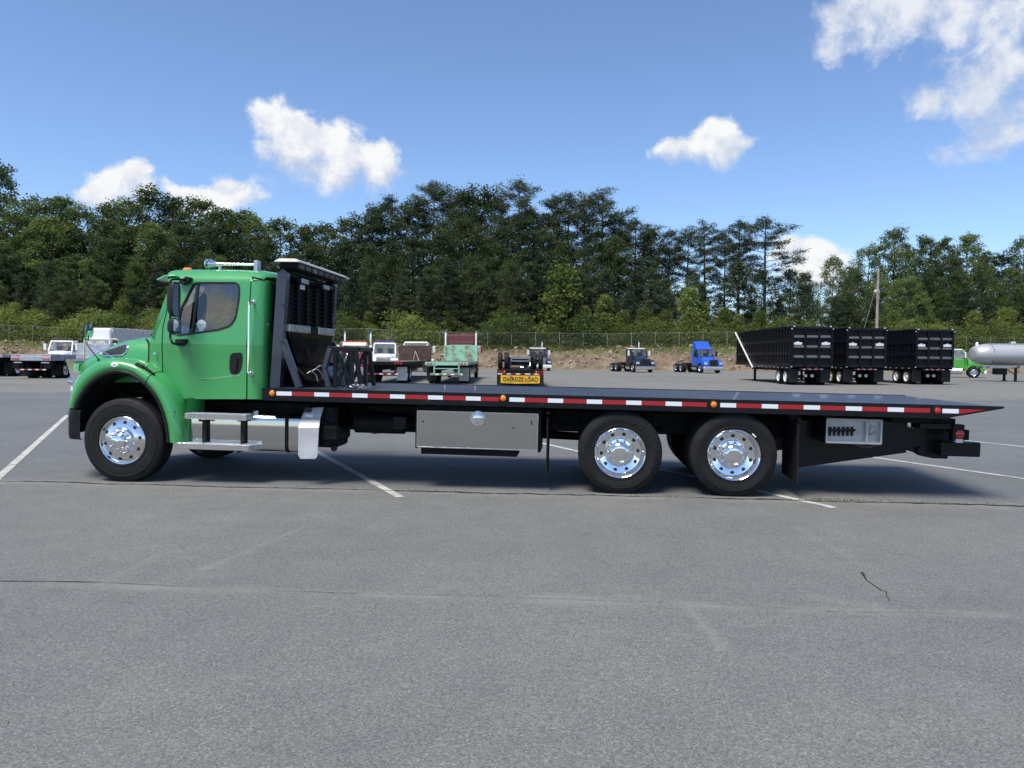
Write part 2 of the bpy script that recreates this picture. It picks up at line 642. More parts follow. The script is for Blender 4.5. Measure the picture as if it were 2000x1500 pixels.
def mat_plate():
    """raised tread bars in two directions"""
    def make(name, col, rough, metal, coat, s, strength):
        m, nt, b = new_mat(name)
        tc = nt.nodes.new('ShaderNodeTexCoord').outputs['Object']
        hs = []
        for ang, off in ((45, 0.0), (-45, .5)):
            mp = nd(nt, 'ShaderNodeMapping')
            mp.inputs['Rotation'].default_value = (0, 0, R(ang)) if name != 'tread_plate_side' else (0, R(ang), 0)
            mp.inputs['Scale'].default_value = (s, s, s)
            mp.inputs['Location'].default_value = (off, off, off)
            nt.links.new(tc, mp.inputs['Vector'])
            sp = nt.nodes.new('ShaderNodeSeparateXYZ')
            nt.links.new(mp.outputs[0], sp.inputs[0])
            w = sp.outputs[1] if name != 'tread_plate_side' else sp.outputs[2]
            fx = mth(nt, 'ABSOLUTE', mth(nt, 'SUBTRACT', mth(nt, 'FRACT', sp.outputs[0]), .5))
            fy = mth(nt, 'ABSOLUTE', mth(nt, 'SUBTRACT', mth(nt, 'FRACT', w), .5))
            a = mth(nt, 'LESS_THAN', fx, .34)
            c = mth(nt, 'LESS_THAN', fy, .12)
            hs.append(mth(nt, 'MULTIPLY', a, c))
        h = mth(nt, 'MAXIMUM', hs[0], hs[1])
        n1 = tex_noise(nt, tc, 3.0, 5)
        base = ramp(nt, n1, [(.3, tuple(c * .75 for c in col)), (.7, tuple(min(1, c * 1.25) for c in col))])
        nt.links.new(mixc(nt, mth(nt, 'MULTIPLY', h, .45), base, tuple(min(1, c * 2.2 + .02) for c in col)), b.inputs['Base Color'])
        b.inputs['Roughness'].default_value = rough
        b.inputs['Metallic'].default_value = metal
        b.inputs['Coat Weight'].default_value = coat
        bump(nt, b, h, strength, .006)
        return m
    MT['deck'] = make('tread_plate_deck', (.034, .042, .068), .40, 0, .25, 9.0, .6)
    MT['tread_side'] = make('tread_plate_side', (.46, .47, .48), .45, .3, 0, 30.0, 1.0)
    MT['tread'] = make('tread_plate_step', (.66, .67, .68), .35, .75, 0, 20.0, .9)


mat_plate()

# ------------------------------------------------------------------ the setting
CR1A, CR1B = ground_pt(-400, 930.5), ground_pt(2400, 998)       # seam the wheels stand by
CR2A, CR2B = ground_pt(-300, 1127), ground_pt(2300, 1213)       # second crack, nearer


def line_dist(nt, tc, a, b, wob):
    """distance to the straight line through a and b, wobbled by noise"""
    d = (b - a); d.z = 0; d.normalize()
    n = Vector((-d.y, d.x, 0))
    dot = nd(nt, 'ShaderNodeVectorMath', operation='DOT_PRODUCT')
    nt.links.new(tc, dot.inputs[0])
    dot.inputs[1].default_value = n
    s = mth(nt, 'SUBTRACT', dot.outputs['Value'], n.dot(a))
    w = mth(nt, 'MULTIPLY', mth(nt, 'SUBTRACT', tex_noise(nt, tc, 1.3, 5, .6), .5), wob)
    return mth(nt, 'ADD', s, w)


def mat_asphalt():
    m, nt, b = new_mat('worn_asphalt')
    tc = nt.nodes.new('ShaderNodeTexCoord').outputs['Object']
    big = tex_noise(nt, tc, .35, 6, .6)
    mid = tex_noise(nt, tc, 2.4, 6, .62)
    fine = tex_noise(nt, tc, 95.0, 3, .75)
    vor = nd(nt, 'ShaderNodeTexVoronoi', Scale=115.0)
    nt.links.new(tc, vor.inputs['Vector'])
    stone = nt.nodes.new('ShaderNodeSeparateColor')
    nt.links.new(vor.outputs['Color'], stone.inputs[0])
    base = ramp(nt, big, [(.28, (.124, .128, .124)), (.5, (.140, .143, .138)), (.75, (.160, .160, .151))])
    base = mixc(nt, .5, base, ramp(nt, mid, [(.3, (.42, .42, .43)), (.7, (.58, .58, .57))]), 'OVERLAY')
    st = ramp(nt, stone.outputs[0], [(0, (.24, .24, .25)), (.4, (.45, .45, .45)), (.75, (.58, .58, .58)), (.95, (.76, .76, .75)), (1, (.96, .96, .95))])
    base = mixc(nt, .62, base, st, 'OVERLAY')
    base = mixc(nt, .6, base, ramp(nt, fine, [(.3, (.26, .26, .26)), (.7, (.74, .74, .74))]), 'OVERLAY')
    # the older paving beyond the seam is a little darker and bluer
    d1 = line_dist(nt, tc, CR1A, CR1B, .05)
    far = nd(nt, 'ShaderNodeMapRange')
    far.inputs[1].default_value = -.02; far.inputs[2].default_value = .03
    nt.links.new(d1, far.inputs[0])
    base = mixc(nt, far.outputs[0], base, mixc(nt, 1.0, base, (.90, .93, .98), 'MULTIPLY'))
    # pale silt and wear beside the seams
    for a, c, wd, k, wob in ((CR1A, CR1B, .26, .60, .16), (CR2A, CR2B, .12, .50, .10)):
        d = mth(nt, 'ABSOLUTE', line_dist(nt, tc, a, c, wob))
        h = nd(nt, 'ShaderNodeMapRange', interpolation_type='SMOOTHSTEP')
        h.inputs[1].default_value = 0; h.inputs[2].default_value = wd
        h.inputs[3].default_value = 1; h.inputs[4].default_value = 0
        nt.links.new(d, h.inputs[0])
        f = mth(nt, 'MULTIPLY', mth(nt, 'MULTIPLY', h.outputs[0], ramp(nt, tex_noise(nt, tc, 1.7, 5, .6), [(.35, (.1,) * 3), (.65, (1,) * 3)])), k)
        base = mixc(nt, f, base, (.235, .228, .212))
    # pale scuffs dragged across the paving
    for pa, pb, wd, k in (((1338, 1176), (1412, 1268), .05, .40), ((395, 1112), (600, 1028), .05, .30), ((1590, 1166), (1705, 1184), .09, .32), ((190, 1142), (310, 1084), .05, .22), ((1560, 1030), (1690, 1105), .06, .20), ((1000, 1164), (1240, 1166), .06, .25), ((1850, 1330), (1990, 1420), .12, .15)):
        A_, B_ = ground_pt(*pa), ground_pt(*pb)
        ba = B_ - A_
        v1 = nd(nt, 'ShaderNodeVectorMath', operation='SUBTRACT'); nt.links.new(tc, v1.inputs[0]); v1.inputs[1].default_value = A_
        dt = nd(nt, 'ShaderNodeVectorMath', operation='DOT_PRODUCT'); nt.links.new(v1.outputs[0], dt.inputs[0]); dt.inputs[1].default_value = ba / ba.length_squared
        hh = mth(nt, 'MULTIPLY', dt.outputs['Value'], 1.0, clamp=True)
        sc_ = nd(nt, 'ShaderNodeVectorMath', operation='SCALE'); sc_.inputs[0].default_value = ba; nt.links.new(hh, sc_.inputs['Scale'])
        ds = nd(nt, 'ShaderNodeVectorMath', operation='DISTANCE'); nt.links.new(v1.outputs[0], ds.inputs[0]); nt.links.new(sc_.outputs[0], ds.inputs[1])
        dd = mth(nt, 'ADD', ds.outputs['Value'], mth(nt, 'MULTIPLY', mth(nt, 'SUBTRACT', tex_noise(nt, tc, 7.0, 7, .75), .5), wd * 5.0))
        mr = nd(nt, 'ShaderNodeMapRange', interpolation_type='SMOOTHSTEP')
        mr.inputs[1].default_value = -wd * .6; mr.inputs[2].default_value = wd * 1.5; mr.inputs[3].default_value = 1; mr.inputs[4].default_value = 0
        nt.links.new(dd, mr.inputs[0])
        base = mixc(nt, mth(nt, 'MULTIPLY', mr.outputs[0], k * .65), base, (.30, .30, .285))
    # scattered scuffs and stains
    sc = ramp(nt, tex_noise(nt, tc, .9, 8, .7), [(.56, (0, 0, 0)), (.72, (1, 1, 1))])
    base = mixc(nt, mth(nt, 'MULTIPLY', sc, .15), base, (.20, .205, .205))
    mp = nd(nt, 'ShaderNodeMapping')
    mp.inputs['Scale'].default_value = (.35, 1.6, 1); mp.inputs['Rotation'].default_value = (0, 0, .5)
    nt.links.new(tc, mp.inputs['Vector'])
    st2 = ramp(nt, tex_noise(nt, mp.outputs[0], .8, 7, .6), [(.30, (1, 1, 1)), (.42, (0, 0, 0))])
    base = mixc(nt, mth(nt, 'MULTIPLY', st2, .22), base, (.088, .092, .097))
    nt.links.new(base, b.inputs['Base Color'])
    b.inputs['Roughness'].default_value = .82
    b.inputs['Specular IOR Level'].default_value = .35
    hgt = mth(nt, 'ADD', fine, mth(nt, 'MULTIPLY', stone.outputs[1], .5))
    bump(nt, b, hgt, .42, .004)
    return m


def mat_gravel():
    m, nt, b = new_mat('gravel')
    tc = nt.nodes.new('ShaderNodeTexCoord').outputs['Object']
    big = tex_noise(nt, tc, .12, 6, .6)
    vor = nd(nt, 'ShaderNodeTexVoronoi', Scale=22.0)
    nt.links.new(tc, vor.inputs['Vector'])
    sp = nt.nodes.new('ShaderNodeSeparateColor')
    nt.links.new(vor.outputs['Color'], sp.inputs[0])
    base = ramp(nt, big, [(.32, (.156, .158, .152)), (.55, (.184, .184, .174)), (.72, (.166, .160, .136))])
    base = mixc(nt, .6, base, ramp(nt, sp.outputs[0], [(0, (.25,) * 3), (1, (.75,) * 3)]), 'OVERLAY')
    mp = nd(nt, 'ShaderNodeMapping')
    mp.inputs['Scale'].default_value = (.25, 1, 1)
    nt.links.new(tc, mp.inputs['Vector'])
    weeds = ramp(nt, tex_noise(nt, mp.outputs[0], .22, 8, .66), [(.56, (0, 0, 0)), (.68, (1, 1, 1))])
    base = mixc(nt, mth(nt, 'MULTIPLY', weeds, .6), base, (.12, .125, .06))
    nt.links.new(base, b.inputs['Base Color'])
    b.inputs['Roughness'].default_value = .95
    b.inputs['Specular IOR Level'].default_value = .15
    bump(nt, b, sp.outputs[1], .5, .03)
    return m


def mat_bank():
    m, nt, b = new_mat('bank_soil')
    tc = nt.nodes.new('ShaderNodeTexCoord').outputs['Object']
    n1 = tex_noise(nt, tc, .5, 8, .65)
    n2 = tex_noise(nt, tc, 3.5, 6, .7)
    dirt = ramp(nt, n1, [(.3, (.085, .066, .048)), (.5, (.17, .128, .088)), (.7, (.28, .215, .15))])
    dirt = mixc(nt, .7, dirt, ramp(nt, n2, [(.3, (.2,) * 3), (.7, (.8,) * 3)]), 'OVERLAY')
    grass = ramp(nt, n2, [(.3, (.05, .065, .022)), (.7, (.11, .12, .045))])
    sp = nt.nodes.new('ShaderNodeSeparateXYZ')
    nt.links.new(tc, sp.inputs[0])
    hz = mth(nt, 'MULTIPLY_ADD', mth(nt, 'SUBTRACT', n1, .5), 4.0, sp.outputs[2])
    f = nd(nt, 'ShaderNodeMapRange')
    f.inputs[1].default_value = 2.0; f.inputs[2].default_value = 2.7
    nt.links.new(hz, f.inputs[0])
    nt.links.new(mixc(nt, f.outputs[0], dirt, grass), b.inputs['Base Color'])
    b.inputs['Roughness'].default_value = 1
    b.inputs['Specular IOR Level'].default_value = .1
    bump(nt, b, n2, .8, .12)
    return m


MT['asphalt'] = mat_asphalt()
MT['gravel'] = mat_gravel()
MT['bank'] = mat_bank()
MT['grass'] = simple('field_grass', (.075, .09, .03), .95, 0, 0, .4, .4, .1)
MT['line'] = mat_two_tone('worn_line_paint', (.46, .455, .42), (.25, .25, .24), 5.0, .56, .08, .8)
MT['crack'] = mat_two_tone('crack_dirt', (.018, .018, .019), (.05, .046, .038), 7, .55, .1, 1)
MT['rock'] = mat_two_tone('bank_stone', (.30, .24, .17), (.14, .11, .085), 1.2, .5, .15, .95)


def sheet(name, x0, x1, y0, y1, z, mat):
    return struct(MB().add([(x0, y0, z), (x1, y0, z), (x1, y1, z), (x0, y1, z)], [(0, 1, 2, 3)]).build(name, mat, angle=None))


sheet('ground', -3000, 3000, -3000, 3000, -.04, MT['grass'])
# gravel yard, its near edge wandering where it runs out on the asphalt
sheet('gravel_yard', -170, 170, 12, 101, -.012, MT['gravel'])
random.seed(11)
_n = 160
_near = [Vector((-120 + 240 * i / _n, -60, 0)) for i in range(_n + 1)]
_far = [Vector((-120 + 240 * i / _n, 30 + 2.0 * mnoise.noise(Vector((i * .22, 3.1, 0))) + .6 * mnoise.noise(Vector((i * .9, 7.1, 0))), 0)) for i in range(_n + 1)]
LOT = struct(MB().grid([_near, _far]).build('parking_lot', MT['asphalt'], angle=None))


def ribbon(name, pts, w0, w1, z, mat, parent, step=.06, jag=.5, wander=.03, seed=0):
    """thin irregular strip lying on the paving"""
    rnd = random.Random(seed)
    rows = []
    pts = [Vector((p.x, p.y, 0)) for p in pts]
    for a, c in zip(pts, pts[1:]):
        L = (c - a).length
        n = max(2, int(L / step))
        d = (c - a).normalized(); nn = Vector((-d.y, d.x, 0))
        for i in range(n + (c is pts[-1])):
            p = a + d * (L * i / n)
            o = wander * (mnoise.noise(p * 1.7) + .6 * mnoise.noise(p * 7.0))
            w = (w0 + (w1 - w0) * rnd.random()) * (1 + jag * mnoise.noise(p * 5 + Vector((9, 2, 0)))) * max(.03, .62 + .9 * mnoise.noise(p * .8 + Vector((2, 5, 1))))
            rows.append([p + nn * (o - w / 2) + Vector((0, 0, z)), p + nn * (o + w / 2) + Vector((0, 0, z))])
    return MB().grid(rows).build(name, mat, parent, angle=None)


# stall lines: one direction, each ending just past the seam
_ld = Vector((-.452, .892, 0)).normalized()
_bases = []
for px, py in ((0, 930), (765, 962), (1620, 990), (2000, 935)):
    p = ground_pt(px, py)
    # slide along the line direction to 0.42 m on the near side of the seam
    d = (CR1B - CR1A).normalized(); nn = Vector((-d.y, d.x, 0))
    t = (nn.dot(CR1A) - .38 - nn.dot(p)) / nn.dot(_ld)
    _bases.append(p + _ld * t)
_sp = _bases[2] - _bases[1]
_bases += [_bases[2] + _sp * k for k in (2, 3, 4)] + [_bases[0] - _sp * k for k in (1, 2)]
for i, p in enumerate(_bases):
    a = p; c = p + _ld * 11.5
    side = Vector((_ld.y, -_ld.x, 0)) * .05
    rows = []
    for k in range(60):
        q = a + (c - a) * (k / 59)
        j1, j2 = (.012 * mnoise.noise(q * 9 + Vector((s, 0, 0))) for s in (0, 40))
        rows.append([q - side * (1 + j1 * 12) + Vector((0, 0, .004)), q + side * (1 + j2 * 12) + Vector((0, 0, .004))])
    MB().grid(rows).build('painted_line', MT['line'], LOT, angle=None)
ribbon('seam', [CR1A, CR1B], .028, .065, .006, MT['crack'], LOT, .05, .5, .05, 1)
ribbon('crack', [ground_pt(-300, 1127), ground_pt(0, 1135), ground_pt(200, 1138), ground_pt(480, 1152), ground_pt(700, 1160)], .006, .012, .004, MT['crack'], LOT, .03, .8, .02, 2)
ribbon('crack', [ground_pt(700, 1160), ground_pt(1000, 1166), ground_pt(1480, 1185)], .001, .006, .004, MT['crack'], LOT, .03, .9, .03, 3)
ribbon('crack', [ground_pt(1470, 1186), ground_pt(1770, 1199), ground_pt(2000, 1203), ground_pt(2300, 1213)], .001, .007, .004, MT['crack'], LOT, .03, .9, .03, 4)
ribbon('crack', [ground_pt(1684, 1118), ground_pt(1694, 1134), ground_pt(1722, 1154), ground_pt(1732, 1156), ground_pt(1730, 1164), ground_pt(1738, 1174)], .008, .014, .004, MT['crack'], LOT, .02, .6, .012, 5)
ribbon('crack', [ground_pt(400, 1105), ground_pt(520, 1063), ground_pt(600, 1030)], .001, .005, .004, MT['crack'], LOT, .03, .9, .04, 6)

# small loose stones on the paving
rnd = random.Random(3)
mb = MB()
for px, py, s in [(545, 1282, .018), (430, 1330, .015), (105, 1285, .014), (112, 1295, .012), (23, 1338, .016), (1127, 1110, .014), (15, 1413, .016), (600, 1086, .01), (535, 1016, .012), (1705, 1002, .014), (1290, 1175, .02), (1465, 1185, .012), (375, 1418, .014), (250, 1166, .016), (1410, 1000, .01)] + \
        [(rnd.uniform(0, 2000), rnd.uniform(960, 1480), rnd.uniform(.004, .010)) for _ in range(90)]:
    p = ground_pt(px, py)
    c = p + Vector((0, 0, s * .3))
    a = rnd.random() * 6
    vs = [c + Vector((math.cos(a + k * 1.2566) * s * rnd.uniform(.4, .7), math.sin(a + k * 1.2566) * s * rnd.uniform(.4, .7), -.25 * s)) for k in range(5)]
    vs += [c + Vector((0, 0, s * .45)) + Vector((rnd.uniform(-.2, .2) * s, rnd.uniform(-.2, .2) * s, 0))]
    mb.add(vs, [(k, (k + 1) % 5, 5) for k in range(5)] + [(4, 3, 2, 1, 0)])
struct(mb.build('loose_stones', MT['rock'], angle=None), 'stuff')['label'] = 'loose small stones scattered on the asphalt'


# the raised bank with the wood on top
def bank_z(x, y):
    toe = 98.5 + 1.6 * mnoise.noise(Vector((x * .06, 1.3, 0)))
    t = (y - toe) / (7.5 + 2.0 * mnoise.noise(Vector((x * .05, 9.3, 0))))
    top = 3.0 + .7 * mnoise.noise(Vector((x * .03, 4.3, 2)))
    if t <= 0: return -.08
    if t < 1:
        s = t * t * (3 - 2 * t)
        s = s ** .8
        h = top * s
        h += (.55 * mnoise.noise(Vector((x * .45, y * .45, 0))) + .28 * mnoise.noise(Vector((x * 1.3, y * 1.3, 4)))) * min(1, 4 * t * (1.15 - t))
        return max(h, -.08)
    return top + .035 * (y - toe - 7.5) + .3 * mnoise.noise(Vector((x * .1, y * .1, 3)))


_ys = [96 + .45 * i for i in range(30)] + [110 + 5 * i for i in range(22)]
_xs = [-190 + .55 * i for i in range(692)]
struct(MB().grid([[(x, y, bank_z(x, y)) for x in _xs] for y in _ys]).build('embankment', MT['bank'], angle=None, recalc=False))

# ------------------------------------------------------------------ stones, weeds and fence on the bank
def card_mesh(name, cen, size, mat, rng, flat=0.0, aspect=.55, up=0.0, var=None):
    """many small leaf-shaped faces, each a bent rhombus, random directions"""
    n = len(cen)
    u = rng.normal(size=(n, 3))
    u[:, 2] = u[:, 2] * (1 - flat) + up * np.abs(rng.normal(size=n))
    u /= np.linalg.norm(u, axis=1)[:, None]
    w = rng.normal(size=(n, 3))
    w[:, 2] += flat * 2.5
    v = np.cross(u, w)
    v /= np.linalg.norm(v, axis=1)[:, None] + 1e-9
    s = size[:, None]
    p = np.empty((n, 4, 3))
    p[:, 0] = cen - u * s * .5
    p[:, 1] = cen + v * s * aspect * .5
    p[:, 2] = cen + u * s * .5
    p[:, 3] = cen - v * s * aspect * .5
    me = bpy.data.meshes.new(name)
    me.vertices.add(n * 4)
    me.vertices.foreach_set('co', p.reshape(-1).astype(np.float32))
    me.loops.add(n * 4)
    me.loops.foreach_set('vertex_index', np.arange(n * 4, dtype=np.int32))
    me.polygons.add(n)
    me.polygons.foreach_set('loop_start', np.arange(0, n * 4, 4, dtype=np.int32))
    me.update(calc_edges=True)
    if var is not None:
        at = me.attributes.new('tone', 'FLOAT', 'FACE')
        at.data.foreach_set('value', var.astype(np.float32))
    me.materials.append(mat)
    return me


def mat_leaf(name, dark, light, trans=.35, rough=.55):
    """leaf colour varies from spray to spray and from tree to tree"""
    m, nt, b = new_mat(name)
    at = nt.nodes.new('ShaderNodeAttribute')
    at.attribute_name = 'tone'
    oi = nt.nodes.new('ShaderNodeObjectInfo')
    f = mth(nt, 'MULTIPLY_ADD', mth(nt, 'SUBTRACT', oi.outputs['Random'], .5), .8, at.outputs['Fac'], clamp=True)
    col = ramp(nt, f, [(.0, dark), (1, light)])
    nt.links.new(col, b.inputs['Base Color'])
    b.inputs['Roughness'].default_value = rough
    b.inputs['Specular IOR Level'].default_value = .3
    tl = nt.nodes.new('ShaderNodeBsdfTranslucent')
    nt.links.new(mixc(nt, 1.0, col, (1.25, 1.35, .6), 'MULTIPLY'), tl.inputs['Color'])
    mx = nt.nodes.new('ShaderNodeMixShader')
    mx.inputs[0].default_value = trans
    nt.links.new(b.outputs[0], mx.inputs[1])
    nt.links.new(tl.outputs[0], mx.inputs[2])
    nt.links.new(mx.outputs[0], nt.nodes['Material Output'].inputs[0])
    return m


MT['leaf_mid'] = mat_leaf('broad_leaf', (.044, .070, .028), (.155, .200, .076), .42)
MT['leaf_dark'] = mat_leaf('dark_leaf', (.026, .044, .024), (.085, .114, .052), .42)
MT['needle'] = mat_leaf('pine_needle', (.022, .037, .024), (.072, .094, .050), .32)
MT['leaf_light'] = mat_leaf('young_leaf', (.085, .118, .032), (.21, .25, .075), .42)
MT['weed'] = mat_leaf('weed_blade', (.075, .095, .028), (.22, .21, .085), .3, .8)
MT['bark'] = simple('tree_bark', (.095, .075, .060), .95, 0, 0, .35, 3.0, .1)

rng = np.random.default_rng(7)


def bank_weeds():
    cen, sz = [], []
    rnd = random.Random(8)
    for _ in range(15000):
        x = rnd.uniform(-95, 95)
        y = rnd.choice((rnd.gauss(107.0, 1.8), rnd.uniform(104, 116), rnd.gauss(100, 1.0) if mnoise.noise(Vector((x * .05, 3, 1))) > .12 else rnd.uniform(105, 113)))
        z = bank_z(x, y)
        if z < .03: continue
        h = rnd.uniform(.15, .55) * (1.3 if y > 105 else .8)
        for k in range(2):
            cen.append((x + rnd.gauss(0, .1), y + rnd.gauss(0, .1), z + h * .35)); sz.append(h)
    cen, sz = np.array(cen), np.array(sz)
    me = card_mesh('bank_weeds', cen, sz, MT['weed'], rng, 0, .35, 2.2, rng.random(len(cen)))
    o = struct(obj('bank_weeds', me), 'stuff')
    o['label'] = 'dry grass and weeds growing over the top of the bank'


bank_weeds()
rnd = random.Random(21)
mb = MB()
for _ in range(1500):
    x = rnd.uniform(-85, 85); y = rnd.uniform(99, 105.5)
    z = bank_z(x, y)
    if z < .1: continue
    s = rnd.uniform(.12, .42) * rnd.uniform(.5, 1)
    M = Matrix.Translation((x, y, z)) @ Matrix.Rotation(rnd.random() * 6, 4, Vector((rnd.random(), rnd.random(), rnd.random())).normalized())
    vs = [(s * sx * rnd.uniform(.5, 1), s * sy * rnd.uniform(.5, 1), s * sz * rnd.uniform(.4, .8)) for sx in (-1, 1) for sy in (-1, 1) for sz in (-1, 1)]
    mb.add(vs, [(0, 1, 3, 2), (4, 6, 7, 5), (0, 4, 5, 1), (2, 3, 7, 6), (0, 2, 6, 4), (1, 5, 7, 3)], M)
struct(mb.build('bank_rubble', MT['rock'], angle=None), 'stuff')['label'] = 'broken stones and clods lying on the bare bank'


def fence():
    root = tag(empty('chain_link_fence', None, (0, 107.2, bank_z(0, 107.2))), 'chain link fence with pale posts along the top of the bank', 'fence')
    z0 = root.location.z
    xs = [-76 + 3.45 * i for i in range(45)]
    pm = MB().cyl((0, 0, -.3), (0, 0, 2.15), .036, n=8).cyl((0, 0, 2.15), (0, 0, 2.2), .045, .025, n=8).mesh('post', MT['galv'])
    zs = []
    for x in xs:
        z = bank_z(x, 107.2) - z0
        zs.append(z)
        obj('post', pm, root, (x, 0, z))
    mb = MB()
    for hz in (2.1, .1):
        for i in range(len(xs) - 1):
            mb.cyl((xs[i], 0, zs[i] + hz), (xs[i + 1], 0, zs[i + 1] + hz), .012, n=5, caps=False)
    mb.build('rail', MT['galv'], root)
    mb = MB()
    w = .0035
    for i in range(len(xs) - 1):
        n = 11
        for k in range(-6, n):
            for sg in (0, 1):
                a, c = k / n, (k + 6) / n
                ta, tc_ = max(0, a), min(1, c)
                if tc_ <= ta: continue
                za = (ta - a) / (c - a) * 2; zc = (tc_ - a) / (c - a) * 2
                if sg: za, zc = 2 - za, 2 - zc
                L = xs[i + 1] - xs[i]; dz = zs[i + 1] - zs[i]
                p = Vector((xs[i] + L * ta, 0, zs[i] + dz * ta + .1 + za)); q = Vector((xs[i] + L * tc_, 0, zs[i] + dz * tc_ + .1 + zc))
                o = Vector((0, 0, w))
                mb.add([p - o, q - o, q + o, p + o], [(0, 1, 2, 3)])
    struct(mb.build('wire_mesh', MT['galv'], root, angle=None), 'stuff')


fence()


def seam_grass():
    """blades growing out of the seam beside the truck"""
    rnd = random.Random(4)
    cen, sz = [], []
    for px0, px1, n in ((1570, 1680, 130), (1500, 2000, 120), (1230, 1330, 40), (0, 1200, 60)):
        for _ in range(n):
            px = rnd.uniform(px0, px1)
            t = (px + 400) / 2800
            p = ground_pt(px, 930.5 + (998 - 930.5) * t)
            q = CR1A + (CR1B - CR1A).normalized() * ((p - CR1A).dot((CR1B - CR1A).normalized()))
            h = rnd.uniform(.015, .05)
            cen.append((q.x + rnd.gauss(0, .02), q.y + rnd.gauss(0, .025), h * .45)); sz.append(h)
    cen, sz = np.array(cen), np.array(sz)
    me = card_mesh('seam_weeds', cen, sz, MT['weed'], rng, 0, .22, 1.6, rng.random(len(cen)))
    struct(obj('seam_weeds', me), 'stuff')['label'] = 'short weeds growing out of the paving seam'


seam_grass()

# ------------------------------------------------------------------ the green roll-back truck
YC = 1.235                       # centre line; y = 0 is the near rim plane, +y away, front is -x
T_YAW, T_RAKE = -R(5.08), .0127
TRK = empty('rollback_truck', None, (0, 8.77, 0))
TRK.rotation_euler = (0, T_RAKE, T_YAW)
tag(TRK, 'bright green cab rollback tow truck with long black tilting deck and red and white tape', 'tow truck')
_TI = (Matrix.Translation((0, 8.77, 0)) @ Matrix.Rotation(T_YAW, 4, 'Z') @ Matrix.Rotation(T_RAKE, 4, 'Y')).inverted()


def P(px, py, y):
    o = _TI @ CAM_O
    d = _TI.to_3x3() @ ray(px, py)
    return o + d * ((y - o.y) / d.y)


def PX(px, py, y):
    p = P(px, py, y)
    return (p.x, p.z)


def part(name, mb, mat, parent=None, **k):
    return mb.build(name, MT[mat], parent or TRK, **k)


# ---------------- wheels
def tyre_profile(Ro, w, rb):
    """closed section of a tyre, outer side wall at h = 0"""
    s = w
    return [(rb, .030), (rb + .012, .012), (rb + .022, .009), (rb + .026, .003), (rb + .036, .003), (rb + .04, .006), (rb + .05, .003), (rb + .11, -.004), (Ro - .085, -.001), (Ro - .080, -.004), (Ro - .072, -.004), (Ro - .068, .002), (Ro - .045, .008), (Ro - .026, .018), (Ro - .010, .026),
            (Ro, .038), (Ro, .075), (Ro - .013, .077), (Ro - .013, .087), (Ro, .089), (Ro, s * .5 - .016), (Ro - .013, s * .5 - .013), (Ro - .013, s * .5 + .003), (Ro, s * .5 + .005), (Ro, s - .089), (Ro - .013, s - .087), (Ro - .013, s - .077),
            (Ro, s - .075), (Ro, s - .038), (Ro - .018, s - .02), (Ro - .06, s), (rb + .05, s - .002), (rb, s - .03)]


def lugs(mb, r, y, n=10, h=.045, rr=.019, ph=.1):
    for i in range(n):
        t = 2 * math.pi * i / n + ph
        c = Vector((r * math.cos(t), y, r * math.sin(t)))
        mb.cyl(c, c + Vector((0, -h * .75, 0)), rr, rr * .9, 8)
        mb.cyl(c + Vector((0, -h * .75, 0)), c + Vector((0, -h, 0)), rr * .9, rr * .45, 8)


def hand_holes(w, r, y, me, n=10, ph=.3):
    for i in range(n):
        t = 2 * math.pi * i / n + ph
        obj('hand_hole', me, w, (r * math.cos(t), y, r * math.sin(t)))


RF, RR = .522, .492
_me = {}
_me['tyre_f'] = MB().lathe(tyre_profile(RF, .30, .292), n=72, close=True).mesh('tyre', MT['rubber'], 28)
_me['tyre_r'] = MB().lathe(tyre_profile(RR, .275, .292), n=72, close=True).mesh('tyre', MT['rubber'], 28)
_me['rim_f'] = MB().lathe([(.285, .20), (.285, .05), (.299, .035), (.302, .008), (.296, .002), (.288, .006), (.281, .026), (.272, .034), (.262, .030), (.255, .024), (.19, .010), (.165, .004), (.160, -.006), (.05, -.008)], n=64).mesh('rim', MT['alu'], 40)
mb = MB().lathe([(.158, .01), (.158, -.022), (.150, -.034), (.125, -.040), (.098, -.046), (.092, -.075), (.082, -.088), (.05, -.098), (.0005, -.102)], n=48)
lugs(mb, .124, -.036, 10, .045, .017)
_me['hub_f'] = mb.mesh('hub_cover', MT['chrome'], 40)
_me['hole'] = MB().cyl((0, .03, 0), (0, -.0025, 0), .0225, n=14).mesh('hand_hole', MT['ink'], 40)
_me['rim_r'] = MB().lathe([(.285, .25), (.285, .05), (.299, .035), (.303, .006), (.296, -.001), (.287, .004), (.278, .022), (.268, .030), (.262, .05), (.258, .075), (.250, .088), (.190, .100), (.150, .112), (.146, .118), (.05, .118)], n=64).mesh('rim', MT['chrome'], 40)
mb = MB().lathe([(.118, .12), (.116, .03), (.108, .018), (.100, .014), (.099, .004), (.093, -.002), (.07, -.005), (.04, -.0065), (.0005, -.007)], n=48)
mb.lathe([(.155, .118), (.155, .104), (.12, .10)], n=48)
lugs(mb, .137, .112, 10, .05, .017)
_me['hub_r'] = mb.mesh('hub_cover', MT['chrome'], 40)
_me['rim_in'] = MB().lathe([(.29, .02), (.285, .16), (.24, .19), (.08, .2)], n=32).mesh('rim', MT['frame'])


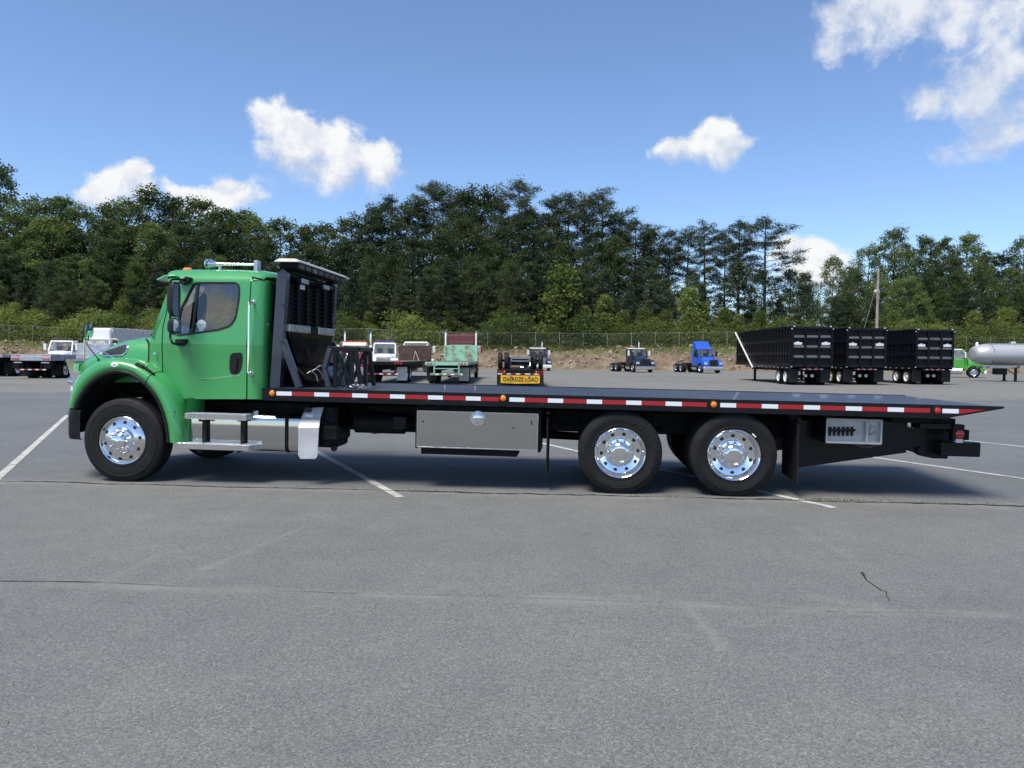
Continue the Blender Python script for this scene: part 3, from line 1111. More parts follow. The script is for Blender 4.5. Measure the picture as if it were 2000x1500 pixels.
def hero_wheel(x, y, r, front, far=False, inner=False, rot=0.0):
    w = empty('wheel', TRK, (x, y, r + x * T_RAKE - .004))
    w.rotation_euler = (0, rot, math.pi if far else 0)
    if front:
        obj('tyre', _me['tyre_f'], w); obj('rim', _me['rim_f'], w); obj('hub_cover', _me['hub_f'], w); hand_holes(w, .228, .017, _me['hole'])
    elif inner:
        obj('tyre', _me['tyre_r'], w); obj('rim', _me['rim_in'], w)
    else:
        obj('tyre', _me['tyre_r'], w); obj('rim', _me['rim_r'], w); obj('hub_cover', _me['hub_r'], w); hand_holes(w, .218, .094, _me['hole'])
    return w


XF = P(238.5, 863, 0).x
XR1, XR2 = P(1211, 886, 0).x, P(1434, 892, 0).x
hero_wheel(XF, -.005, RF, True, rot=.12)
hero_wheel(XF, 2 * YC + .005, RF, True, True)
_w1 = None
for i, x in enumerate((XR1, XR2)):
    w = hero_wheel(x, 0, RR, False, rot=.2 + .4 * i)
    if i == 0: _w1 = w
    hero_wheel(x, .335, RR, False, inner=True)
    hero_wheel(x, 2 * YC, RR, False, True)
    hero_wheel(x, 2 * YC - .335, RR, False, True, True)


def tyre_letters(wheel, s, r, a0, a1, size, back):
    mb = MB()
    for i, ch in enumerate(s):
        if ch == ' ': continue
        t = R(a0 + (a1 - a0) * i / (len(s) - 1))
        m = text_mb(ch, size, .004)
        rot = Matrix.Translation((r * math.cos(t), -.004, r * math.sin(t))) @ Matrix.Rotation(-(t - math.pi / 2), 4, 'Y')
        for k in range(len(m.v)): m.v[k] = rot @ m.v[k]
        o = m.build('sidewall_letter', MT['rubber2'], wheel, angle=None)
        o.rotation_euler = (0, -back, 0)


tyre_letters(_w1, 'GOODYEAR', .395, 68, -32, .075, .2)
tyre_letters(_w1, 'ARMOR MAX', .395, 214, 152, .042, .2)
# little white weight clipped on the second rim
mb = MB()
for k in range(3):
    t = R(50 - k * 3)
    mb.box(-.012, .012, -.008, .004, -.008, .008, .002, Matrix.Translation((.315 * math.cos(t), -.004, .315 * math.sin(t))) @ Matrix.Rotation(-(t - math.pi / 2), 4, 'Y'))
_bw = mb.build('balance_weight', MT['white'], TRK)
_bw.location = (XR2, 0, RR + XR2 * T_RAKE)

# ---------------- chassis
mb = MB()
xa, xb = XF - .75, 4.35
for y in (YC - .43, YC + .43):
    mb.box(xa, xb - .5, y - .04, y + .04, .66, .93, .008)
    mb.box(-3.0, 4.9, y - .05, y + .05, .935, 1.0, .008)
for x in [xa + .3, XF + .6, -2.6, -1.6, -.4, .6, 1.9, 3.2]:
    mb.box(x - .05, x + .05, YC - .43, YC + .43, .68, .90)
part('chassis_frame', mb, 'frame')
mb = MB()
for i in range(14):
    x = -2.9 + i * .58
    mb.box(x - .035, x + .035, .03, 2 * YC - .03, .998, 1.085, .006)
part('deck_crossmembers', mb, 'frame')
for x, r in ((XF, RF), (XR1, RR), (XR2, RR)):
    mb = MB()
    zc = r + x * T_RAKE
    if x == XF:
        mb.bar((x, .32, zc - .06), (x, 2 * YC - .32, zc - .06), .12, .13, b=.02)
    else:
        mb.cyl((x, .2, zc), (x, 2 * YC - .2, zc), .075, n=14)
        mb.sphere((x + .03, YC, zc), (.24, .2, .23), 16, 10)
        mb.cyl((x + .2, YC, zc), (x + .5, YC, zc + .03), .05, n=10)
    part('axle', mb, 'frame')
mb = MB().tube([(-3.4, YC, .62), (-.6, YC, .58), (XR1 - .3, YC, .55)], .055, 12)
part('drive_shaft', mb, 'frame')
for x in (XR1, XR2):
    for y in (YC - .42, YC + .42):
        mb = MB().lathe([(.05, 0), (.13, .02), (.14, .08), (.12, .11), (.14, .14), (.13, .2), (.05, .22)], (x + .32, y, .52), (0, 0, 1), 18)
        part('air_spring', mb, 'rubber')
        mb = MB().bar((x - .35, y, .5), (x + .36, y, .5), .09, .06, b=.01)
        mb.cyl((x - .2, y - .08, .5), (x - .3, y - .08, .9), .035, n=10)
        part('suspension_arm', mb, 'frame')
# springs of the front axle
for y in (YC - .43, YC + .43):
    mb = MB()
    for k in range(3):
        mb.tube([(XF - .6 + k * .05, y, .62), (XF - .3, y, .56 - k * .02), (XF, y, .53 - k * .02), (XF + .3, y, .56 - k * .02), (XF + .65 - k * .05, y, .64)], .03, 6)
    part('leaf_spring', mb, 'frame')
# engine and inner wheel well shadowing the arch
mb = MB().box(XF - .55, XF + .7, YC - .42, YC + .42, .95, 1.5, .05)
mb.box(XF - .35, XF + .35, YC - .3, YC + .3, .55, .96, .05)
part('engine', mb, 'frame')
mb = MB()
for i in range(13):
    t = R(8 + i * 164 / 12)
    x, z = XF - math.cos(t) * .66, .60 + math.sin(t) * .66
    mb.v += [Vector((x, .10, z)), Vector((x, YC - .44, z))]
    if i: mb.f.append((2 * i - 2, 2 * i - 1, 2 * i + 1, 2 * i))
part('wheel_well_liner', mb, 'plastic')
mb.v = [Vector((v.x, 2 * YC - v.y, v.z)) for v in mb.v]
part('wheel_well_liner', mb, 'plastic')
# air lines, brackets and boxes hung along the frame
mb = MB()
for k, z in enumerate((.86, .80, .75)):
    mb.tube([(-2.1, YC - .49 - .012 * k, z), (-1.6, YC - .52, z - .02), (-1.2, YC - .5, z + .02), (-.1, YC - .51, z - .015), (.8, YC - .5, z)], .012, 6)
mb.tube([(-2.15, .5, .66), (-1.8, .47, .6), (-1.4, .5, .64), (-1.15, .55, .62)], .016, 6)
part('air_lines', mb, 'rubber')
mb = MB().cyl((-2.05, .52, .72), (-1.42, .52, .72), .13, n=20)
mb.cyl((-2.09, .52, .72), (-2.05, .52, .72), .07, .13, 20).cyl((-1.42, .52, .72), (-1.38, .52, .72), .13, .07, 20)
part('air_tank', mb, 'frame')
mb = MB().box(*sorted((P(768, 815, .35).x, P(795, 815, .35).x)), .33, .5, P(780, 838, .35).z, P(780, 813, .35).z, .01)
for k in range(4):
    z = P(780, 817 + 6 * k, .35).z
    mb.box(P(771, 815, .35).x, P(793, 815, .35).x, .315, .332, z - .008, z + .008)
part('valve_block', mb, 'plastic')

# ---------------- deck
ZD = 1.158
X0, X1, XT = P(512, 770, -.03).x, P(1852, 800, -.03).x, P(1961, 794, -.03).x
ZB = 1.010
mb = MB().prism([(X0, ZD - .006), (XT - .03, ZD - .002), (XT - .03, ZD - .012), (X1, 1.12), (X0, 1.12)], .0, 2 * YC)
DECK = part('deck_plate', mb, 'deck', angle=20)
for s in (0, 1):
    mb = MB().prism([(X0, ZD + .003), (XT, ZD + .006), (XT, ZD - .016), (X1 + .05, ZB + .02), (X1 - .02, ZB), (X0, ZB)], -.034, -.002)
    mb.box(X0, X1 - .05, -.002, .06, ZB, ZB + .012)
    if s:
        for k in range(len(mb.v)): mb.v[k].y = 2 * YC - mb.v[k].y
    rail = part('side_rail', mb, 'black', angle=20)
    if s == 0: RAIL = rail
mb = MB().box(X0 - .004, X0 + .03, .0, 2 * YC, ZB, ZD - .004, .005)
part('front_rail', mb, 'black')
mb = MB().box(X1 - .5, X1 - .05, .25, 2 * YC - .25, .93, 1.1, .01)
part('tail_crossmember', mb, 'frame')


def rail_piece(mb, pa, pb, y=-.036, taper=False):
    z0, z1 = 1.073, 1.122
    xa_, xb_ = P(pa, 780, -.03).x, P(pb, 780, -.03).x
    if taper:
        mb.prism([(xa_, z1), (xb_, z1), (xa_ + (xb_ - xa_) * .12, z0), (xa_, z0)], y, -.033)
    else:
        mb.box(xa_, xb_, y, -.033, z0, z1)


_white = [(540, 570), (614, 643), (688, 718), (762, 791), (836, 865), (910, 939), (995, 1025), (1070, 1100), (1146, 1176), (1223, 1253), (1300, 1332), (1407, 1438), (1488, 1520), (1570, 1602), (1652, 1684), (1734, 1766), (1841, 1873)]
_red = [(571, 613.5), (644, 687.5), (718.5, 761.5), (792, 835.5), (865.5, 909.5), (939.5, 975), (1025.5, 1069.5), (1100.5, 1145.5), (1176.5, 1222.5), (1253.5, 1299.5), (1332.5, 1381), (1438.5, 1487.5), (1520.5, 1569.5), (1602.5, 1651.5), (1684.5, 1733.5), (1766.5, 1817)]
for a, b in _white:
    m = MB(); rail_piece(m, a, b); part('white_tape', m, 'tape_w', RAIL, angle=None)
for a, b in _red:
    m = MB(); rail_piece(m, a, b); part('red_tape', m, 'tape_r', RAIL, angle=None)
m = MB(); rail_piece(m, 1873.5, 1926, taper=True); part('red_tape', m, 'tape_r', RAIL, angle=None)
for px, py, mt in ((532, 768, 'amber'), (983, 778, 'amber'), (1394, 790, 'amber'), (1831, 802, 'redlens')):
    p = P(px, py, -.034)
    m = MB().lathe([(.048, 0), (.048, -.008), (.04, -.012), (.036, -.008)], p, (0, 1, 0), 24)
    l = part('marker_light', m, 'plastic', RAIL)
    m = MB().lathe([(.035, -.006), (.033, -.014), (.022, -.021), (.0005, -.024)], p, (0, 1, 0), 24)
    m.build('marker_lens', MT[mt], RAIL)
# small edge stake pockets and weld lines on the rail
for i in range(18):
    x = X0 + .25 + i * .45
    part('tie_down_lug', MB().box(x - .03, x + .03, -.042, -.033, ZB + .004, ZB + .045, .002), 'black', RAIL)

# ---------------- headache rack at the front of the deck
RACK = empty('headache_rack', TRK, (0, 0, 0))


YA, YB = .255, 2 * YC - .255          # outer faces of the rack


def rack_post(s):
    a0, a1 = PX(527, 756.5, YA), PX(546, 756.5, YA)
    b0, b1 = PX(541, 535, YA), PX(560, 531, YA)
    m = MB().prism(rpoly([a0, a1, b1, (b1[0] - .03, b1[1] + .03), (b0[0] + .03, b0[1] + .03), b0], .012, 2), YA, YA + .11)
    if s:
        for k in range(len(m.v)): m.v[k].y = 2 * YC - m.v[k].y
    return m


for s in (0, 1):
    part('post', rack_post(s), 'slate', RACK, angle=25)
    m = MB()
    a, c = P(552, 664, YA + .03), P(585, 757, YA + .03)
    m.bar(a, c, .06, .085, (1, 0, 0), .006)
    if s:
        for k in range(len(m.v)): m.v[k].y = 2 * YC - m.v[k].y
    part('brace', m, 'slate', RACK)
q = P(552, 669, YA)
part('bolt_slot', MB().bar((q.x - .02, YA - .003, q.z + .02), (q.x + .05, YA - .003, q.z - .012), .008, .022, (0, 0, 1)), 'ink', RACK)
q = P(551, 596, YA)
part('bolt_slot', MB().bar((q.x - .012, YA - .003, q.z + .012), (q.x + .03, YA - .003, q.z - .012), .008, .02, (0, 0, 1)), 'ink', RACK)
XP = P(551, 600, YA).x           # plane of the rack
m = MB().tube([(XP, YA + .06, 2.50), (XP, YA + .09, 2.545), (XP, YA + .15, 2.57), (XP, YB - .15, 2.57), (XP, YB - .09, 2.545), (XP, YB - .06, 2.50)], .045, 10)
part('top_tube', m, 'black', RACK)
m = MB().box(XP - .03, XP - .02, YA + .1, YB - .1, 1.97, 2.54)
part('dark_backing', m, 'frame', RACK)  # black sheet added so the gaps between the slats look dark
ym = [YA + .14 + k * (YB - YA - .28) / 5 for k in range(6)]
for y in ym:
    part('mullion', MB().box(XP - .02, XP + .03, y - .022, y + .022, 1.96, 2.55, .006), 'frame', RACK)
for k in range(9):
    z = 2.01 + k * .058
    for ya, yb in zip(ym, ym[1:]):
        M = Matrix.Translation((XP, 0, z)) @ Matrix.Rotation(R(28), 4, 'Y')
        part('slat', MB().box(-.018, .018, ya + .023, yb - .023, -.004, .004, 0, M), 'frame', RACK, angle=None)
part('number_sticker', MB().box(XP + .031, XP + .034, ym[1] + .03, ym[1] + .2, 2.43, 2.50), 'tape_w', RACK)
for ya, yb in ((YA + .10, 1.10), (1.42, YB - .1)):
    part('cross_bar', MB().box(XP - .035, XP + .06, ya, yb, 1.855, 1.955, .008), 'alu_dull', RACK)
part('cross_bar_joint', MB().box(XP - .03, XP + .05, 1.10, 1.42, 1.86, 1.95, .008), 'frame', RACK)
m = MB().add([(XP - .02, YA + .1, 1.86), (XP - .02, YB - .1, 1.86), (XP - .02, 1.68, 1.3), (XP - .02, .79, 1.3), (XP + .03, YA + .1, 1.86), (XP + .03, YB - .1, 1.86), (XP + .05, 1.68, 1.3), (XP + .05, .79, 1.3)],
             [(0, 1, 2, 3), (7, 6, 5, 4), (0, 4, 5, 1), (1, 5, 6, 2), (2, 6, 7, 3), (3, 7, 4, 0)])
part('lower_panel', m, 'gloss', RACK)
part('shield_sheet', MB().box(XP - .06, XP - .035, YA + .1, YB - .1, ZD, 1.9), 'frame', RACK)
# winch with cable below the panel
m = MB().cyl((-2.72, .75, 1.30), (-2.72, 1.7, 1.30), .10, n=20)
m.box(-2.9, -2.55, .68, .76, ZD, 1.46, .02).box(-2.9, -2.55, 1.7, 1.78, ZD, 1.46, .02)
m.cyl((-2.72, .55, 1.32), (-2.72, .68, 1.32), .08, n=16)
m.box(-2.95, -2.5, .6, 1.85, ZD, ZD + .03)
W = part('winch', m, 'frame')
m = MB()
for k in range(16):
    m.lathe([(.112, 0), (.122, .012), (.112, .024)], (-2.72, .80 + k * .055, 1.30), (0, 1, 0), 18)
part('winch_cable', m, 'steel', W)
m = MB()
for k, (dy, sag) in enumerate(((0, .1), (.08, .14), (.15, .06), (.22, .12))):
    m.tube(spline([(-2.85, .5 + dy, 1.42), (-2.72, .42 + dy, 1.42 - sag), (-2.62, .5 + dy * .5, 1.30 - sag * .5), (-2.55, .62, 1.24)], 5), .013, 6)
part('hydraulic_hoses', m, 'rubber', W)
m = MB()
for (a, b, c) in ((-2.62, .47, 1.36), (-2.60, .58, 1.40), (-2.66, .40, 1.33)):
    m.tube(spline([(a, b, c), (a + .05, b + .02, c + .03), (a + .1, b + .05, c - .02), (a + .12, b + .06, c - .1)], 4), .010, 6)
part('hose_fittings', m, 'steel', W)

# light bar on the rack
LB = empty('light_bar', TRK, (0, 0, 0))
L0, L1 = .20, 2 * YC - .20
xa, xb = P(535, 508, L0).x, P(583, 508, L0).x
ZL = P(560, 511, L0).z
rows = []
for y, k in ((L0 - .01, .0), (L0 + .02, .9), (L0 + .09, 1.0), (L1 - .09, 1.0), (L1 - .02, .9), (L1 + .01, 0)):
    c = (xa + xb) / 2; hw = (xb - xa) / 2
    rows.append([(c - hw, y, ZL), (c - hw * .96, y, ZL + .018 * k), (c - hw * .62, y, ZL + .046 * k), (c + hw * .62, y, ZL + .046 * k), (c + hw * .96, y, ZL + .018 * k), (c + hw, y, ZL)])
m = MB().grid(rows)
m.add([rows[0][0], rows[-1][0], rows[-1][-1], rows[0][-1]], [(0, 1, 2, 3)])
part('cover', m, 'lightgrey', LB, angle=25)
part('lamp_housing', MB().box(xa + .04, xb - .04, L0 + .06, L1 - .06, ZL - .077, ZL - .001, .012), 'frame', LB)
for i in range(8):
    y = L0 + .12 + i * (L1 - L0 - .2) / 8
    part('lamp', MB().box(xb - .041, xb - .034, y, y + .18, ZL - .064, ZL - .012, .003), 'gloss', LB)
for y in (YA + .2, YB - .2):
    part('mount', MB().box(XP - .03, XP + .05, y - .06, y + .06, 2.57, ZL - .075, .006), 'frame', LB)
for y in (.68, 1.5):
    w = part('work_lamp', MB().box(XP + .05, XP + .13, y - .14, y + .14, 2.48, 2.56, .02), 'plastic', RACK)
    part('work_lamp_lens', MB().box(XP + .13, XP + .135, y - .12, y + .12, 2.492, 2.548), 'alu_dull', RACK)

# braced stand for chains behind the rack
ST = empty('chain_stand', TRK, (0, 0, 0))
for yy in (.42, 1.02):
    q = lambda a, b: Vector((P(a, b, .42).x, yy, P(a, b, .42).z))
    m = MB().bar(q(642, 757), q(634, 718), .06, .06, (0, 1, 0), .006)
    m.bar(q(634, 720), q(645, 681), .06, .075, (0, 1, 0), .006)
    part('front_leg', m, 'slate', ST)
    part('top_bar', MB().bar(q(641, 681), q(702, 682), .065, .06, (0, 0, 1), .006), 'black', ST)
    part('upright', MB().bar(q(655, 757), q(655, 684), .05, .05, (0, 1, 0), .005), 'black', ST)
    part('upright', MB().bar(q(687, 757), q(687, 684), .05, .05, (0, 1, 0), .005), 'black', ST)
    part('rear_leg', MB().bar(q(705, 757), q(695, 684), .05, .055, (0, 1, 0), .005), 'black', ST)
    part('diagonal', MB().bar(q(659, 686), q(684, 752), .04, .045, (0, 1, 0), .005), 'black', ST)
    part('diagonal', MB().bar(q(684, 690), q(659, 752), .036, .045, (0, 1, 0), .005), 'black', ST)
for a, b in ((645, 681), (700, 682)):
    p = P(a, b, .42)
    part('tie_bar', MB().bar((p.x, .42, p.z), (p.x, 1.02, p.z), .05, .05, (0, 0, 1), .005), 'black', ST)
m = MB()
p = P(697, 753, .3)
for k in range(7):
    t = k * .9
    c = Vector((p.x - .06 + .025 * k, .30 + .02 * math.sin(t), ZD + .025 + .012 * (k % 2)))
    m.lathe([(.036 + .009 * math.cos(u), .009 * math.sin(u)) for u in [j * math.pi / 3 for j in range(7)]], c, (math.cos(t) * .4, math.sin(t) * .5, 1), 12)
part('chain', m, 'steel', ST)

# ---------------- fuel tank, steps, plates
def D_section(y0, y1, z0, z1, r, n=5):
    pts = []
    for cx, cz, a0 in ((y0 + r, z0 + r, 180), (y1 - r, z0 + r, 270), (y1 - r, z1 - r, 0), (y0 + r, z1 - r, 90)):
        for k in range(n + 1):
            t = R(a0 + 90 * k / n)
            pts.append((cx + r * math.cos(t), cz + r * math.sin(t)))
    return pts


def tank(x0, x1, y0, y1, z0, z1, r):
    sec = D_section(y0, y1, z0, z1, r)
    cy, cz = (y0 + y1) / 2, (z0 + z1) / 2
    m = MB()
    rows = []
    for x, k in ((x0, .90), (x0 + .02, .985), (x0 + .05, 1), (x1 - .05, 1), (x1 - .02, .985), (x1, .90)):
        rows.append([(x, cy + (a - cy) * k, cz + (b - cz) * k) for a, b in sec])
    m.grid(rows, True)
    m.add(rows[0], [tuple(range(len(sec)))]); m.add(rows[-1], [tuple(range(len(sec)))])
    return m


ZT0, ZT1 = P(540, 883, .16).z, P(540, 811, .16).z
xt0, xt1 = P(367, 840, .16).x, P(592, 840, .16).x
TANK = part('fuel_tank', tank(xt0, xt1, .16, .74, ZT0, ZT1, .075), 'mirror_steel', angle=50)
for px in (398, 473, 559.5):
    x = P(px, 840, .15).x
    sec = D_section(.152, .75, ZT0 - .008, ZT1 + .008, .08)
    m = MB().grid([[(x + d, a, b) for a, b in sec] for d in (-.022, .022)], True)
    part('strap', m, 'frame', TANK, angle=50)
p = P(500, 808, .3)
m = MB().cyl((p.x, .33, ZT1 - .02), (p.x, .31, ZT1 + .05), .05, .045, 18)
part('filler_cap', m, 'chrome', TANK)
# far side tank so that the truck is whole from the other side
part('fuel_tank', tank(xt0, xt1 - .4, 2 * YC - .74, 2 * YC - .16, ZT0, ZT1, .12), 'mirror_steel', angle=50)


def step(pa, pb, py, y0, y1, name, ext=0.0):
    z = P((pa + pb) / 2, py, y0).z
    xa, xb = P(pa, py, y0).x, P(pb, py, y0).x
    m = MB().prism([(xa, y0), (xb, y0), (xb + ext, y1), (xa + ext * .2, y1)], -.062, 0)
    m.v = [Vector((v.x, v.z, z + v.y)) for v in m.v]
    s = part(name, m, 'tread')
    m = MB()
    n = 15
    for i in range(n):
        x = xa + (xb - xa) * (i + .5) / n
        for y in (y0 + .03, y0 + .09, y0 + .15):
            m.box(x - .022, x + .022, y - .006, y + .006, z, z + .006)
    m.bar((xa, y0 + .002, z - .032), (xb, y0 + .002, z - .032), .014, .07, b=.004)
    part('grip_teeth', m, 'alu', s)
    return s


step(361, 481, 809, .0, .2, 'upper_step', .0)
step(343, 486, 868, -.02, .17, 'lower_step', .1)
for px in (398, 473):
    x = P(px, 840, .1).x
    m = MB().bar((x, .13, P(px, 812, .1).z), (x, .13, P(px, 872, .1).z), .045, .045, (0, 1, 0), .004)
    m.bar((x, .13, P(px, 815, .1).z - .02), (x, .01, P(px, 815, .1).z - .03), .04, .03)
    m.bar((x, .13, P(px, 875, .1).z - .02), (x, -.01, P(px, 875, .1).z - .03), .04, .03)
    part('step_bracket', m, 'plastic')

# tread plate cover behind the tank: three bent faces
y0 = .04
f0, f1 = PX(583, 836, y0), PX(623, 835, y0)
g0, g1 = PX(582.5, 889, y0), PX(620, 891, y0)
h0, h1 = PX(587, 896, y0), PX(616, 896, y0)
u0, u1 = PX(588.5, 816, y0 + .1), PX(626, 816, y0 + .1)
t0, t1 = PX(594, 798, y0 + .1), PX(629, 796, y0 + .1)
m = MB().add([(f0[0], y0, f0[1]), (f1[0], y0, f1[1]), (u1[0], y0 + .1, u1[1]), (u0[0], y0 + .1, u0[1])], [(0, 1, 2, 3)])
m.add([(f0[0], y0, f0[1]), (g0[0], y0, g0[1]), (h0[0], y0, h0[1]), (h1[0], y0, h1[1]), (g1[0], y0, g1[1]), (f1[0], y0, f1[1])], [tuple(range(6))])
m.add([(u0[0], y0 + .1, u0[1]), (u1[0], y0 + .1, u1[1]), (t1[0], y0 + .16, t1[1]), (t0[0], y0 + .16, t0[1])], [(0, 1, 2, 3)])
COV = part('fluid_tank_cover', m, 'tread_side', angle=None)
sol = COV.modifiers.new('thickness', 'SOLIDIFY'); sol.thickness = .006; sol.offset = 0
p = P(602, 802, y0 + .14)
part('filler_recess', MB().cyl(p + Vector((0, .03, 0)), p + Vector((0, -.012, 0)), .045, n=20), 'ink', COV)
part('warning_label', MB().box(p.x - .02, p.x + .075, y0 + .103, y0 + .108, p.z - .075, p.z - .045), 'tape_w', COV)
m = MB().box(P(592, 840, .1).x, P(652, 840, .1).x, .23, .7, .42, .95, .03)
m.box(P(625, 840, .1).x, P(662, 840, .1).x, .12, .6, .50, .72, .04)
part('exhaust_box', m, 'frame')
m = MB()
for (a, b, r) in ((640, 862, .05), (645, 842, .035), (652, 876, .04), (632, 828, .03), (655, 848, .016)):
    q = P(a, b, .2)
    m.cyl(q, q + Vector((0, .05, 0)), r, r * .8, 12)
part('exhaust_fittings', m, 'plastic')

# polished tool box
bx0, bx1, bz0, bz1 = P(813.5, 840, .0).x, P(1051, 840, .0).x, P(930, 877.5, 0).z, P(930, 804.5, 0).z
m = MB().box(bx0, bx1, .015, .60, bz0, bz1, .006)
BOX = part('tool_box', m, 'mirror_steel')
m = MB()
for a, b, c, d in ((bx0, bx1, bz1 - .012, bz1), (bx0, bx1, bz0, bz0 + .012), (bx0, bx0 + .012, bz0, bz1), (bx1 - .012, bx1, bz0, bz1)):
    m.box(a, b, .006, .014, c, d, .002)
part('door_trim', m, 'alu', BOX)
m = MB().box(bx1 - .105, bx1 - .1, .0125, .0148, bz0 + .012, bz1 - .012)
xs = P(952, 840, 0).x
m.box(xs - .0015, xs + .0015, .0125, .0148, bz0 + .012, bz1 - .012)
part('door_seam', m, 'steel', BOX)
q = P(933, 817, 0)
m = MB().lathe([(.092, .012), (.088, .004), (.078, .004), (.070, .012)], (q.x, 0, q.z), (0, 1, 0), 28)
m.sphere((q.x, .012, q.z), (.068, .02, .068), 20, 8)
m.box(q.x - .03, q.x + .03, -.006, .012, q.z - .035, q.z + .01, .004)
part('paddle_latch', m, 'chrome', BOX)
m = MB()
for a, b in ((826, 823), (1038, 824), (1038, 828), (1003, 836)):
    q = P(a, b, .01)
    m.cyl((q.x, .016, q.z), (q.x, .008, q.z), .012, n=10)
part('rivet', m, 'ink', BOX)
m = MB().box(P(822, 880, .1).x, P(1010, 880, .1).x, .1, .5, P(900, 889, .1).z, bz0, .006)
part('box_carrier', m, 'frame')
m = MB().box(bx1, bx1 + .03, .05, .6, bz0 - .02, bz1 + .03)
m.box(bx0 - .03, bx0, .08, .6, bz0 - .02, bz1 + .03)
m.box(bx0, bx1, .1, .55, bz1, .99)
part('box_bracket', m, 'frame')

# flaps
q0, q1 = P(1070, 832, .02), P(1069, 928, .02)
m = MB().box(q0.x - .012, q0.x + .004, .02, .60, q1.z, q0.z + .1, .003)
m.tube([(q0.x, .0, .95), (q0.x, .3, .93), (q0.x, .6, .95)], .02, 8)
part('mud_flap', m, 'rubber')
qa, qb = P(1560, 826, .02), P(1558, 945, .02)
m = MB().prism([(.02, qb.z), (.66, qb.z + .03), (.66, qa.z + .1), (.02, qa.z)], -.012, .006)
m.v = [Vector((qa.x + v.y + .02 * (qa.z - v.z), v.x, v.z)) for v in m.v]
part('mud_flap', m, 'rubber')
m = MB().bar((qa.x, .0, qa.z + .04), (qa.x, .8, qa.z + .08), .05, .05, b=.005)
m.box(qa.x - .1, qa.x + .02, .05, .3, qa.z + .03, qa.z + .12, .01)
part('flap_hanger', m, 'frame')
part('mud_flap', MB().box(qa.x - .006, qa.x + .006, 2 * YC - .66, 2 * YC - .02, qb.z, qa.z + .1), 'rubber')

# control station: pale panel in an open-fronted housing with levers
cx0, cx1, cz0, cz1 = P(1613, 840, .1).x, P(1694, 840, .1).x, P(1650, 867, .1).z, P(1650, 817.5, .1).z
cx2 = P(1724, 840, .1).x
CB = empty('control_station', TRK, (0, 0, 0))
m = MB().box(cx0, cx2, .16, .48, cz0, cz1, .01)
part('housing', m, 'silver', CB)
m = MB()
for a, b, c, d in ((cx0, cx2, cz1 - .02, cz1), (cx0, cx2, cz0, cz0 + .025), (cx0, cx0 + .02, cz0, cz1), (cx1 - .012, cx1 + .012, cz0, cz1), (cx2 - .02, cx2, cz0, cz1)):
    m.box(a, b, .10, .165, c, d, .004)
part('housing_rim', m, 'silver', CB)
m = MB().add([(cx0, .11, cz1), (cx0, .11, cz0), (P(1595, 850, .2).x, .3, cz0 + .06), (P(1595, 850, .2).x, .3, cz1 - .07), (cx0, .45, cz1), (cx0, .45, cz0)], [(0, 1, 2, 3), (4, 5, 2, 3), (0, 4, 3), (1, 5, 2)])
part('side_shield', m, 'black', CB, angle=None)
for i in range(6):
    q = P(1623 + i * 8.6, 843, .12)
    lv = part('lever_slot', MB().box(q.x - .018, q.x + .018, .150, .162, q.z - .055, q.z + .055, .008), 'ink', CB)
    part('lever', MB().cyl((q.x, .158, q.z - .02), (q.x + .004, .09, q.z + .02), .008, n=8).sphere((q.x + .004, .088, q.z + .021), .015, 8, 6), 'plastic', CB)
q = P(1675, 845, .12)
part('instruction_plate', MB().prism([(q.x - .04, q.z), (q.x, q.z - .035), (q.x + .04, q.z), (q.x, q.z + .04)], .154, .161), 'steel', CB)
q = P(1707, 842, .12)
m = MB().box(q.x - .035, q.x + .035, .152, .161, q.z - .05, q.z + .06, .003)
m.bar((q.x - .02, .14, q.z - .04), (q.x + .03, .14, q.z - .02), .012, .012)
part('switch_plate', m, 'steel', CB)
m = MB().tube(spline([(cx1 - .15, .13, cz0), (cx1 - .05, .10, cz0 - .03), (cx1 + .05, .1, cz0 - .03), (cx2 + .02, .12, cz0 + .02)], 5), .012, 6)
part('hose', m, 'rubber', CB)

# ---------------- stinger (wheel lift) and tail
def ppoly(pts, y): return [PX(a, b, y) for a, b in pts]


for s in (0, 1):
    m = MB().prism(ppoly([(1540, 822), (1770, 820), (1770, 884), (1562, 913), (1540, 913)], .45), .45, .53)
    if s:
        for k in range(len(m.v)): m.v[k].y = 2 * YC - m.v[k].y
    part('tail_frame', m, 'black', angle=20)
m = MB().prism(ppoly([(1735, 838), (1790, 832), (1850, 838), (1850, 858), (1838, 893), (1810, 892), (1790, 888), (1760, 870)], .7), .55, .68)
part('lift_bracket', m, 'black', angle=20)
m.v = [Vector((v.x, 2 * YC - v.y, v.z)) for v in m.v]
part('lift_bracket', m, 'black', angle=20)
m = MB().bar(P(1745, 845, .6), P(1808, 884, .6), .09, .09, (0, 1, 0), .015)
m.cyl(P(1740, 842, .5), P(1740, 842, .5) + Vector((0, 1.4, 0)), .05, n=14)
m.cyl(P(1800, 880, .5), P(1800, 880, .5) + Vector((0, 1.3, 0)), .045, n=14)
part('lift_cylinder', m, 'black')
m = MB().bar((3.3, YC, .72), (5.0, YC, .74), .18, .16, b=.01)
part('stinger_boom', m, 'black')
ya = .35
c0 = P(1852, 875, ya); c1 = P(1916, 879, ya)
m = MB().box(c1.x - .44, c1.x, ya, ya + .16, c1.z - .085, c1.z + .085, .012)
m.box(c1.x - .30, c1.x - .02, ya + .03, 2 * YC - ya - .03, c1.z - .07, c1.z + .07, .01)
m.box(c1.x - .44, c1.x, 2 * YC - ya - .16, 2 * YC - ya, c1.z - .085, c1.z + .085, .012)
part('crossbar', m, 'black')
